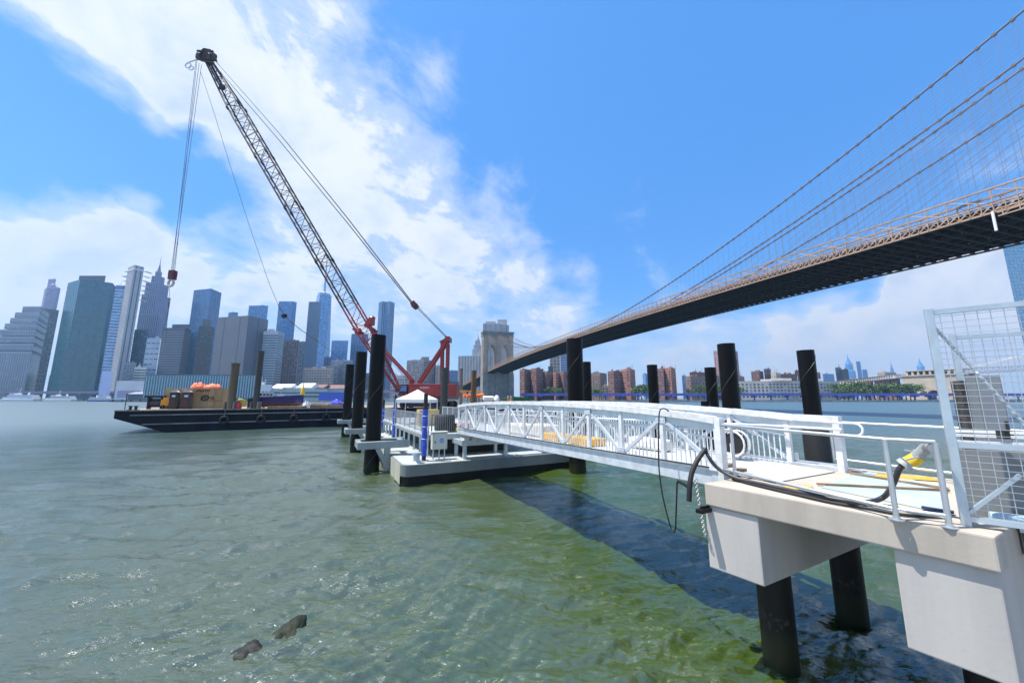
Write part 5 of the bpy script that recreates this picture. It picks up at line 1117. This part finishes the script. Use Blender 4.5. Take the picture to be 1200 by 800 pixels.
for v, f0, nm in ((0, 0.0, 'near'), (GW, -.055, 'far')):
    sgn = -1 if v == 0 else 1
    N_ = 24; b = MB(); fl = [f0 + (1 - f0) * k / N_ for k in range(N_ + 1)]
    for k in range(N_): b.bar(gp(fl[k], v, topz(max(0, fl[k])) - .09), gp(fl[k + 1], v, topz(max(0, fl[k + 1])) - .08), .18, .15)
    b.build('top_chord', alw, gw)
    b = MB()
    for k in range(N_):
        z0_, z1_ = topz(max(0, fl[k])) - .15, topz(max(0, fl[k + 1])) - .15; p, q = gp(fl[k], v, z0_), gp(fl[k + 1], v, z1_)
        b.hexa([p - Zv * .19 + gv * -.015, q - Zv * .19 + gv * -.015, q - Zv * .19 + gv * .015, p - Zv * .19 + gv * .015, p + gv * -.015, q + gv * -.015, q + gv * .015, p + gv * .015])
    b.build('fascia_plate', fasc, gw)
    b = MB(); b.bar(gp(f0, v, lowz(f0) + .17), gp(1, v, lowz(1) + .17), .16, .32); b.build('bottom_chord', alb, gw)
    b = MB(); b.bar(gp(f0, v + sgn * .1, lowz(f0) + .36), gp(1, v + sgn * .1, lowz(1) + .36), .03, .04); b.build('chord_lip', alw, gw)
    for k in range(NB + 1):
        f = k / NB; stick('truss_post', po_, gp(f, v, lowz(f) + .33), gp(f, v, topz(f) - .17), gw, xdir=gu)
        if k % 2 == 1:
            for j in (k - 1, k + 1): stick('truss_diagonal', dg_, gp(f, v, topz(f) - .2), gp(j / NB, v, lowz(j / NB) + .36), gw, xdir=gv)
    b = MB()
    for k in range(NB + 1):
        f = k / NB; zz_ = topz(f) - .34 if k % 2 else lowz(f) + .38
        b.obox(gp(f, v + sgn * .058, zz_) - gu * .15, gu * .3, gv * (.012 * sgn), Zv * .17)
        for dx in (-.1, 0, .1): b.obox(gp(f, v + sgn * .07, zz_ + .07) + gu * (dx - .012), gu * .024, gv * (.014 * sgn), Zv * .024)
    b.build('gusset_plate', alb, gw, kind='stuff')
    npk = 132
    for k in range(npk + 1):
        f = k / npk
        if k % 11: stick('picket', pk_, gp(f, v - sgn * .12, lowz(f) + .38), gp(f, v - sgn * .12, topz(f) - .5), gw, xdir=gu)
    for h in (.52, ): 
        b = MB()
        for k in range(N_): b.bar(gp(max(0, fl[k]), v - sgn * .12, topz(max(0, fl[k])) - h), gp(max(0, fl[k + 1]), v - sgn * .12, topz(max(0, fl[k + 1])) - h), .05, .04)
        b.build('picket_rail', alw, gw)
    b = MB()
    b.tube([gp(f0 - .012, v - sgn * .2, 4.18 + .02)] + [gp(f, v - sgn * .2, lowz(f) + 1.2) for f in (.03, .3, .6, .97)], .03, 8); b.build('handrail', alw, gw, smooth=True)
    b = MB(); b.obox(gp(f0 - .004, v, lowz(f0) - .02) - gv * .09 - gu * .06, gv * .18, gu * .13, Zv * (topz(0) - lowz(0) - .02)); b.build('end_post', alw, gw, bevel=.012)
# end loops of the far handrail
b = MB(); e0 = gp(-.055, GW - .2, 0); s0 = -gu
pts = []
for k in range(9): a_ = math.pi / 2 - math.pi * k / 8; pts.append(e0 + s0 * (.45 + .13 * math.cos(a_)) + Zv * (4.22 + .13 * math.sin(a_) * 1.0))
b.tube([e0 + s0 * -.1 + Zv * 4.35] + pts + [e0 + s0 * -.1 + Zv * 4.09], .024, 8); b.build('handrail_loop', alw, gw, smooth=True)
b = MB()
for k in range(24):
    f0_, f1_ = k / 24, (k + 1) / 24; p, q = gp(f0_, .1, lowz(f0_) + .22), gp(f1_, .1, lowz(f1_) + .22); b.hexa([p, q, q + gv * (GW - .2), p + gv * (GW - .2), p + Zv * .06, q + Zv * .06, q + gv * (GW - .2) + Zv * .06, p + gv * (GW - .2) + Zv * .06])
b.build('deck_panel', mat((.50, .51, .52), .5, .2, .08, 1.5), gw)
b = MB()
for k in range(NB + 1): f = k / NB; b.bar(gp(f, .1, lowz(f) + .1), gp(f, GW - .1, lowz(f) + .1), .12, .2)
b.build('floor_beam', alb, gw)
b = MB(); p, q = gp(-.055, .2, 3.262), gp(0.005, .2, 3.275); b.hexa([p, p + gv * (GW - .4), q + gv * (GW - .4), q, p + Zv * .012, p + gv * (GW - .4) + Zv * .012, q + gv * (GW - .4) + Zv * .02, q + Zv * .02]); b.build('transition_plate', mat((.42, .40, .37), .7, 0, .12, 1.5), gw)
b = MB(); b.tube([gp(f, -.13, lowz(f) + .40) for f in np.linspace(.01, .93, 14)], .018, 6); tag(b.build('electric_cable', rubber, None, smooth=True), 'black cable running along the lower chord of the gangway', 'cable')
# bits stored on the gangway
for k, (f, v, lb) in enumerate(((.30, .7, 'yellow folded barrier lying on the gangway deck, nearer the pier'), (.42, .8, 'yellow folded barrier lying on the gangway deck, farther along'))):
    q = gp(f, v, lowz(f) + .283); t = thing('folded_barrier', lb, 'barrier', tuple(q), 'yellow barriers on the gangway')
    for j in range(4): b = MB(); b.obox(q + gv * (.2 * j) + Zv * .02, gu * 1.5, gv * .12, Zv * .24); b.build('slat', mat((.70, .40, .05), .6, 0, .15, 3), t)
    b = MB(); b.obox(q + gu * .3, gu * .1, gv * .75, Zv * .02); b.obox(q + gu * 1.1, gu * .1, gv * .75, Zv * .02); b.build('base_strip', yellow, t)
for k, (f, v, sz, lb) in enumerate(((.52, 1.2, (1.6, .9, .55), 'white wrapped bundle in the middle of the gangway'), (.62, 1.0, (2.0, 1.0, .5), 'longer white wrapped bundle farther down the gangway'), (.17, 1.7, (1.5, .5, .35), 'low white wrapped bundle on the gangway near the pier'))):
    b = MB(); b.obox(gp(f, v, lowz(f) + .283 + (.012)), gu * sz[0], gv * sz[1], Zv * sz[2]); tag(b.build('wrapped_bundle', mat((.66, .64, .60), .6, 0, .1, 3), None, bevel=.09), lb, 'bundle', 'wrapped bundles on the gangway')
t = thing('hose_reel', 'round black reel standing on the gangway by its far truss', 'reel', tuple(gp(.06, 2.1, lowz(.06) + .29)))
q = gp(.06, 2.25, lowz(.06) + .29 + .42); b = MB()
for s_ in (-.12, .12): b.torus(q + gv * s_, gv, .33, .028, 18, 6)
b.build('rim', alw, t, smooth=True); b = MB(); b.tube([q - gv * .1, q + gv * .1], .27, 16); b.build('hose_roll', rubber, t, smooth=True); b = MB(); b.bar(q - Zv * .42 - gv * .16, q - gv * .16, .05); b.bar(q - Zv * .42 + gv * .16, q + gv * .16, .05); b.build('stand', alw, t)

# ------------------------------------------------------------------ concrete pier
DK = 3.25
TL, TR = G(825, 565.5, DK), G(1166, 629, DK); Wd = (TR - TL).normalized(); PV = Vector((.885, .465, 0)).normalized(); PW = 4.55
def sp(k, v, z): q = TL + Wd * k + PV * v; return Vector((q.x, q.y, z))
SL = (TR - TL).length
pier = thing('concrete_pier', 'pale concrete pier platform on two caps and black steel pipe piles', 'pier', tuple(TL))
def slab(k0, k1, v0, v1, z0, z1, bev, name, m, side=0.0):
    b = MB(); b.hexa([sp(k0, v0, z0), sp(k1, v0, z0), sp(k1, v1, z0), sp(k0, v1, z0), sp(k0, v0, z1), sp(k1, v0, z1), sp(k1, v1, z1), sp(k0, v1, z1)]); return b.build(name, m, pier, bevel=bev)
slab(0, SL, 0, PW, DK - .41, DK, .025, 'deck_slab', conc)
slab(-.04, .88, .04, PW - .2, 1.70, DK - .418, .02, 'pile_cap', conc_lt); slab(SL - .93, SL - .03, .07, PW - .2, 1.58, DK - .418, .02, 'pile_cap', conc_lt)
for k0, v0_ in ((.5, 1.05), (.5, 3.95), (SL - .48, 1.25), (SL - .48, 3.5)):
    p = sp(k0, v0_, 0); b = MB(); b.tube([(p.x, p.y, -1.5), (p.x, p.y, 1.75)], .285, 20); b.build('pipe_pile', black, pier, smooth=True)
b = MB(); b.obox(sp(-.02, .02, DK - .52), -PV * .0 + Wd * .12, -PV * .3, Zv * .07); b.obox(sp(.0, .1, DK - .46), -PV * .28, Wd * .05, Zv * .05); b.build('steel_bracket', black, pier)
# shore side ramp beyond the slab
ramp = thing('shore_ramp', 'steel grating ramp continuing past the mesh gate from the concrete pier', 'ramp', tuple(sp(SL + .02, .5, DK)))
def rbox(k0, k1, v0, v1, z0, z1): b = MB(); b.hexa([sp(k0, v0, z0), sp(k1, v0, z0), sp(k1, v1, z0), sp(k0, v1, z0), sp(k0, v0, z1), sp(k1, v0, z1), sp(k1, v1, z1), sp(k0, v1, z1)]); return b
rbox(SL + .03, SL + 4.2, .95, PW, DK - .09, DK - .01).build('ramp_deck', galv2, ramp)
for v_ in (1.0, PW - .2): rbox(SL + .03, SL + 4.2, v_, v_ + .15, DK - .4, DK - .092).build('side_beam', mat((.08, .085, .09), .6, .2), ramp)

# pipe handrails
def pipe_rail(label, pts, h, bh, group, m=galv):
    t = thing('pipe_handrail', label, 'railing', tuple(pts[0]), group)
    for p in pts:
        b = MB(); b.tube([p, p + Zv * (h - .01)], .032, 10); o = b.build('post', m, t, smooth=True)
        b = MB(); b.lathe(p + Zv * .002, [(.085, 0), (.085, .012), (.04, .015), (.038, .06)], 12, closed=False); b.build('flange', m, o)
    return t
HG_ = 'pipe handrails on the concrete pier'
R1, R2, R3 = G(862, 561, DK), G(1051, 609, DK), G(1113, 618, DK)
t = pipe_rail('silver pipe handrail along the near edge of the pier, crossed by the yellow fitting', [R1, R2, R3], 1.07, .25, HG_)
R0 = gp(-.005, -.02, DK)
b = MB(); b.tube([R0 + Zv * 1.07, R1 + Zv * 1.07, R2 + Zv * 1.07, R3 + Zv * 1.07], .03, 10); b.build('top_rail', galv, t, smooth=True)
b = MB(); b.tube([R0 + Zv * .14, R1 + Zv * .14, R2 + Zv * .14, R3 + Zv * .14], .03, 10); b.build('bottom_rail', galv, t, smooth=True)
Q1 = G(991, 549, DK); Q2 = Q1 - gu * 3.4 + gv * -.1; Q3 = Q1 - gu * 1.75 - gv * .05; Q0 = Q1 + gu * .16 - gv * .06
t = pipe_rail('silver pipe handrail along the far edge of the pier, with a green capped end post', [Q0, Q1, Q3, Q2], 1.07, .25, HG_)
for h, nm in ((1.07, 'top_rail'), (.2, 'bottom_rail')):
    b = MB(); b.tube([Q0 + Zv * h, Q1 + Zv * h, Q3 + Zv * h, Q2 + Zv * h], .03, 10); b.build(nm, galv, t, smooth=True)
b = MB(); b.lathe(Q0 + Zv * 1.06, [(.05, 0), (.06, .05), (.05, .1), (0, .12)], 10); b.build('post_cap', mat((.35, .6, .5), .5), t, smooth=True)
# tarp, battens, yellow pads
zt_ = DK + .006
def sheet(name, label, cat, cor, m, h=.008):
    b = MB(); c4 = [G(*c_, zt_) for c_ in cor]; b.hexa([Vector((c_.x, c_.y, zt_)) for c_ in c4] + [Vector((c_.x, c_.y, zt_ + h)) for c_ in c4]); return tag(b.build(name, m, None), label, cat)
sheet('tarpaulin', 'pale blue sheet spread over the pier deck beside the handrail', 'tarpaulin', [(962, 571), (1106, 601), (1112, 570), (1012, 552)], mat((.36, .44, .49), .6, 0, .14, 1.2))
def batten(label, a, c, w_, m, z=zt_ + .012):
    A, B = G(*a, z + .02), G(*c, z + .02); b = MB(); b.bar(A, B, w_, .035); tag(b.build('timber_batten', m, None), label, 'batten', 'timber battens on the pier deck')
batten('thin brown batten across the middle of the blue sheet', (957, 566.5), (1112, 574), .05, wood); batten('thin brown batten along the far side of the blue sheet', (996, 554), (1110, 572), .05, wood)
batten('short dark navy bar on the blue sheet by the gate', (1080, 594), (1118, 600), .07, mat((.03, .045, .10), .5))
for (px, py, lb, l_) in ((1062, 560, 'ochre rubber ramp lying by the far handrail', .95), (926, 571.5, 'small yellow pad on the deck close to the handrail', .22), (946, 569.5, 'small yellow pad on the deck next to the blue sheet', .16)):
    q = G(px, py, zt_ + .012); d_ = Vector((1, -.45, 0)).normalized() if l_ > .5 else -gu
    n_ = d_.cross(Zv); b = MB(); w_ = .2 if l_ > .5 else .1; h = .05 if l_ > .5 else .014
    b.hexa([q - d_ * l_ / 2 - n_ * w_ / 2, q + d_ * l_ / 2 - n_ * w_ / 2, q + d_ * l_ / 2 + n_ * w_ / 2, q - d_ * l_ / 2 + n_ * w_ / 2, q - d_ * l_ * .42 - n_ * w_ * .3 + Zv * h, q + d_ * l_ * .42 - n_ * w_ * .3 + Zv * h, q + d_ * l_ * .42 + n_ * w_ * .3 + Zv * h, q - d_ * l_ * .42 + n_ * w_ * .3 + Zv * h]); tag(b.build('rubber_ramp', mat((.60, .38, .06), .6), None), lb, 'ramp')
for (px, py, lb) in ((852, 549, 'wooden block by the gangway end post, nearer the far truss'), (866, 555.5, 'wooden block at the foot of the first handrail post')):
    q = G(px, py, DK + .006); b = MB(); b.obox(q, gv * .3, gu * .14, Zv * .1); tag(b.build('wood_block', wood, None, bevel=.008), lb, 'wood block')

# grey pipe, yellow coupling, hoses
pg = mat((.36, .37, .36), .5, .2, .12, 3)
e1 = R3 + Zv * 1.0 - gv * .02; e2 = P(1086, 524, 5.35); e3 = P(1070.5, 538.5, 5.5); e4 = P(1054, 549, 5.6)
t = thing('hose_coupling', 'grey pipe elbow with yellow coupling joining the black hose at the handrail', 'coupling', tuple(e3))
b = MB(); b.tube([e1 + Zv * -.02, e1.lerp(e2, .5) + Zv * .03, e2, e2.lerp(e3, .85)], .068, 14); b.build('pipe_elbow', pg, t, smooth=True)
b = MB(); dd = (e4 - e3).normalized(); b.tube([e3 - dd * .07, e3 + dd * .07], .084, 14); b.build('yellow_band', mat((.80, .50, .01), .45, 0, .08, 4), t, smooth=True)
b = MB(); b.tube([e3 + dd * .09, e3 + dd * .15], .105, 14); b.tube([e3 - dd * .115, e3 - dd * .10], .1, 14); b.build('flange', pg, t, smooth=True)
b = MB(); sd = dd.cross(Zv).normalized()
for s_ in (-1, 1): b.bar(e3 + sd * s_ * .10 - dd * .06 + Zv * .02, e3 + sd * s_ * .13 + dd * .14 + Zv * .09, .022)
b.bar(e3 + Zv * .1 - dd * .02, e3 + Zv * .2 + dd * .1, .024); b.build('cam_lever', galv, t)
def smooth_path(pts, n=6):
    pts = [Vector(p) for p in pts]; P_ = [pts[0]] + pts + [pts[-1]]; o = []
    for i in range(1, len(P_) - 2):
        p0, p1, p2, p3 = P_[i - 1:i + 3]
        for k in range(n):
            x = k / n; o.append(.5 * ((2 * p1) + (p2 - p0) * x + (2 * p0 - 5 * p1 + 4 * p2 - p3) * x * x + (3 * p1 - p0 - 3 * p2 + p3) * x ** 3))
    return o + [pts[-1]]
def hose(name, label, pts, r, m=rubber, cat='hose'):
    b = MB(); b.tube(smooth_path(pts), r, 10); return tag(b.build(name, m, None, smooth=True), label, cat)
hz = DK + .05
hose('water_hose', 'thick black hose running from the yellow coupling along the pier edge to the gangway', [e3 + dd * .12, e4, P(1046, 568, 5.75), G(1034, 583, hz + .05), G(1010, 588.5, hz), G(975, 584, hz), G(935, 576, hz), G(895, 567.5, hz), G(862, 559.5, hz + .03), P(842, 549, 7.85), P(831, 536, 7.95), P(826.5, 526, 8.05)], .037, mat((.035, .035, .04), .45, 0, .3, 4))
hose('power_cable', 'thinner black cable lying beside the thick hose on the pier edge', [G(1105, 605, DK + .03), G(1060, 603, DK + .03), G(1015, 595, DK + .03), G(975, 588.5, DK + .03), G(930, 578.5, DK + .03), G(885, 568, DK + .03), G(858, 561, DK + .03)], .022)
hose('drain_hose', 'black hose hanging off the pier end in a hooked curve', [P(827, 525.5, 8.02), P(818, 538, 7.95), P(811, 553, 7.9), P(808.2, 570, 7.85), P(807.5, 587, 7.85)], .05)
hose('drain_hose', 'short black hose branch sticking out left of the hooked hose', [P(808.5, 572, 7.87), P(800, 566, 7.95), P(793.5, 563, 8.0)], .032)
hose('power_cable', 'thin black cable looping down from the gangway rail toward the water', [gp(.064, -.13, topz(.064) - .02), P(778, 478.5, 9.2), P(773, 482, 9.15), P(772, 500, 9.1), P(771.8, 540, 9.05), P(775, 572, 9.0), P(781, 600, 8.95), P(787, 620, 8.9), P(791, 621, 8.7), P(792.3, 600, 8.4), P(793.5, 564, 8.0)], .016)
# chain
t0 = P(815, 561, 7.8); t1 = P(826.5, 628, 7.5); b = MB(); N_ = 26
for k in range(N_):
    q = t0.lerp(t1, (k + .5) / N_); ax = Vector((1, 0, 0)) if k % 2 else Vector((0, 1, 0)); b.torus(q, ax, .032, .0075, 10, 5, ref=(0, 0, 1))
ch_ = b.build('chain', mat((.40, .40, .40), .5, .5, .2, 5), None, smooth=True); tag(ch_, 'galvanised chain hanging beside the pier slab corner', 'chain')

# mesh gates
def mesh_panel(t, A, B, z0, z1, zm, cx_, cz_, m, braces=True, lower=True, name='wire_mesh', fw=.085):
    A, B = Vector(A), Vector(B); e_ = (B - A); L = e_.length; e_ /= L; n_ = e_.cross(Zv)
    def q(s_, z): return Vector((A.x + e_.x * s_, A.y + e_.y * s_, z))
    for s_ in (0, L): b = MB(); b.bar(q(s_, z0 - .05), q(s_, z1 + .03), fw, fw, e_); b.build('gate_post', m, t, bevel=.006)
    for z in ((z0 + .06), zm, z1 - .03) if lower else (z0 + .06, z1 - .03): b = MB(); b.bar(q(fw / 2, z), q(L - fw / 2, z), fw * .75, fw * .8); b.build('gate_rail', m, t)
    b = MB(); wr = .004
    s_ = fw / 2 + cx_ / 2
    while s_ < L - fw / 2: b.bar(q(s_, z0 + .08), q(s_, z1 - .06), wr * 1.7, wr * 1.7, e_); s_ += cx_
    z = z0 + .1
    while z < z1 - .06: b.bar(q(fw / 2, z) + n_ * .004, q(L - fw / 2, z) + n_ * .004, wr * 1.7, wr * 1.7); z += cz_
    b.build(name, galv, t, kind='stuff'); return q
FA, FB = Vector((5.93, 5.07, 0)), Vector((6.58, 4.50, 0)); fz1 = P(1080, 364.5, 5.07).z
fe = (FB - FA).normalized()
g1 = thing('mesh_gate', 'tall galvanised wire mesh gate at the end of the pier handrail', 'gate', (FA.x, FA.y, DK), 'mesh gates at the pier head')
q_ = mesh_panel(g1, FA, FB, DK + .04, fz1, 4.28, .11, .085, galv2)
q2_ = mesh_panel(g1, FB + fe * .09, FB + fe * .95, DK + .04, fz1, 4.28, .11, .085, galv2)
tw_ = MB(); n_ = fe.cross(Zv); a, c = P(1089, 377, 5.12), P(1204, 500, 4.62); cc_ = []
for k in range(41): f = k / 40; p = a.lerp(c, f); r_ = p + Vector((0, 0, .015 * math.sin(f * 60))) ; cc_.append(r_ + n_ * .012 * math.cos(f * 60))
tw_.tube(cc_, .016, 6); tw_.tube([a.lerp(c, f) - (cc_[int(f * 40)] - a.lerp(c, f)) for f in [k / 40 for k in range(41)]], .016, 6); tw_.build('cable_brace', galv, g1, smooth=True)
b = MB(); b.bar(P(1136, 600, 5.02), P(1196, 556, 4.75), .04); b.build('lower_brace', galv2, g1)
FC2 = P(1116, 394, 7.25); fz2 = FC2.z; A3 = Vector((FC2.x, FC2.y, 0)); B3 = A3 + Vector((.80, -.6, 0)) * 1.35
g2 = thing('mesh_gate', 'second galvanised mesh gate standing farther back behind the first', 'gate', (A3.x, A3.y, DK), 'mesh gates at the pier head')
mesh_panel(g2, A3, B3, DK + .04, fz2, 4.3, .13, .10, galv2)
# cabinet, crates, rail behind the gate
q = P(1152, 500, 6.45); t = thing('grey_cabinet', 'tall light grey steel cabinet behind the mesh gate', 'cabinet', (q.x, q.y, DK)); hC = P(1152, 440, 6.45).z - DK
ga = Vector((.83, -.56, 0)); gb_ = Vector((.56, .83, 0)); q = Vector((q.x, q.y, DK + .003))
b = MB(); b.obox(q, ga * .30, gb_ * .35, Zv * hC); b.build('housing', mat((.20, .215, .225), .5, .1, .12, 1), t, bevel=.01)
b = MB(); b.obox(q + ga * .03 - gb_ * .02 + Zv * .1, ga * .25, gb_ * .02, Zv * (hC - .16)); dr = b.build('door', mat((.22, .235, .245), .5, .1, .12, 1), t); b = MB(); b.obox(q + ga * .24 - gb_ * .04 + Zv * 1.1, ga * .03, gb_ * .03, Zv * .16); b.build('handle', blk, dr)
q = P(1134, 500, 6.9); q.z = DK + .003; t = thing('crate_stack', 'dark slatted crates stacked left of the grey cabinet behind the gate', 'crate', tuple(q)); hS = P(1134, 446, 6.9).z - DK
for k in range(9):
    b = MB(); z = k * hS / 9
    for j in range(4): b.obox(q + ga * .0 + gb_ * (.1 * j) + Zv * z, ga * .26, gb_ * .07, Zv * (hS / 9 - .05))
    for s_ in (0, .1, .21): b.obox(q + ga * s_ - gb_ * .02 + Zv * (z + .01), ga * .05, gb_ * .42, Zv * (hS / 9 - .012))
    b.build('slat', mat((.06, .053, .05), .8, 0, .3, 3), t)
a, c = P(1113, 509, 6.0), P(1216, 513, 5.35); t = thing('barrier_rail', 'low white double rail with a black clamp seen through the gate', 'railing', (a.x, a.y, DK))
for dz in (0, .06, -.1): b = MB(); b.bar(a + Zv * dz, c + Zv * dz, .04); b.build('rail', white, t)
b = MB(); p = a.lerp(c, .66); b.box((p.x, p.y, p.z - .03), .14, .1, .12); b.build('clamp', blk, t)
b = MB()
for f in (.02, .97): p = a.lerp(c, f); b.bar((p.x, p.y, DK), p, .05)
b.build('post', galv, t)
b = MB(); q = G(1128, 566, DK); b.obox(Vector((6.28, 5.42, DK + .003)), ga * 1.7, gb_ * .05, Zv * .92); tag(b.build('guard_sheet', mat((.22, .225, .22), .6, .1, .14, 1), None), 'plain grey sheet panel standing right behind the lower gate mesh', 'panel')
b = MB(); b.obox(Vector((6.35, 5.1, DK + .02)), ga * .8, gb_ * .2, Zv * .12); tag(b.build('tarpaulin_roll', mat((.40, .56, .66), .6, 0, .15, 3), None, bevel=.04), 'pale blue rolled sheet on the floor behind the gate', 'tarpaulin')

# ------------------------------------------------------------------ rocks at the near bank
rockm = mat((.014, .015, .011), .45, 0, .5, 4, .8, False, .3)
def rock(label, px, py, w_, d_, h, seed, m=rockm):
    q = G(px, py, 0); bm = bmesh.new(); bmesh.ops.create_icosphere(bm, subdivisions=4, radius=1)
    rs = np.random.RandomState(seed); ks = rs.randn(14, 3) * 2.2; ph = rs.rand(14) * 6.28
    for v in bm.verts:
        n = sum(math.sin(float(np.dot(k, v.co)) + p) for k, p in zip(ks, ph)) * .06; n += .07 * abs(math.sin(v.co.x * 5.3 + v.co.y * 3.1 + seed)) - .09 * abs(math.sin(v.co.y * 6.1 - v.co.x * 2.7 + v.co.z * 3)) + .03 * math.sin(v.co.x * 17 + v.co.z * 13) * math.sin(v.co.y * 15)
        v.co = Vector((v.co.x * w_, v.co.y * d_, (v.co.z if v.co.z > 0 else v.co.z * .6) * h)) * (1 + n)
    me = bpy.data.meshes.new('rock'); bm.to_mesh(me); bm.free(); me.materials.append(m); me.polygons.foreach_set('use_smooth', [True] * len(me.polygons))
    o = bpy.data.objects.new('rock', me); C.objects.link(o); o.location = (q.x, q.y, -.14); o.rotation_euler = (.08, -.1, seed); tag(o, label, 'rock', 'wet rocks breaking the water')
rock('wet dark rock breaking the surface, nearer the barge side of the pair', 292, 758, .34, .25, .19, 3); rock('wet mossy rock breaking the surface, the rounder one of the pair', 339, 738, .44, .30, .22, 8, mat((.018, .024, .010), .5, 0, .5, 5, .9, False, .3))
rock('smooth brown submerged rock at the bottom edge of the view', 262, 796, .42, .26, .07, 12, mat((.12, .10, .06), .3, 0, .4, 3, .5))
# a bird far off
q = P(136, 234, 300); b = MB(); b._add([q, q + Vector((-1.1, 0, .35)), q + Vector((-.3, .4, .05)), q + Vector((1.1, 0, .35)), q + Vector((.3, .4, .05)), q + Vector((0, .9, -.1)), q + Vector((0, 0, -.25))], [(0, 1, 2), (0, 4, 3), (0, 2, 5, 4), (6, 2, 0), (6, 0, 4), (6, 5, 2), (6, 4, 5)])
tag(b.build('bird', blk, None), 'small dark bird flying under the clouds at upper left', 'bird')

# ------------------------------------------------------------------ air
def haze():
    x0, x1, y0, y1, z0, z1 = -6000, 6000, -600, 5600, -3.0, 640
    b = MB(); b.hexa([(x0, y0, z0), (x1, y0, z0), (x1, y1, z0), (x0, y1, z0), (x0, y0, z1), (x1, y0, z1), (x1, y1, z1), (x0, y1, z1)])
    m = bpy.data.materials.new('air'); m.use_nodes = True; nt = m.node_tree; nt.nodes.clear()
    v = nt.nodes.new('ShaderNodeVolumePrincipled'); v.inputs['Color'].default_value = (.36, .66, 1, 1); v.inputs['Density'].default_value = HAZE; v.inputs['Anisotropy'].default_value = .35
    o = nt.nodes.new('ShaderNodeOutputMaterial'); nt.links.new(v.outputs[0], o.inputs['Volume'])
    ob = b.build('haze', m, None, kind='stuff'); ob['label'] = 'thin blue summer haze over the river'
HAZE = .00014
haze()
SC.cycles.use_denoising = True
SC.cycles.max_bounces = 8; SC.cycles.volume_bounces = 0; SC.cycles.sample_clamp_indirect = 6; SC.cycles.sample_clamp_direct = 3
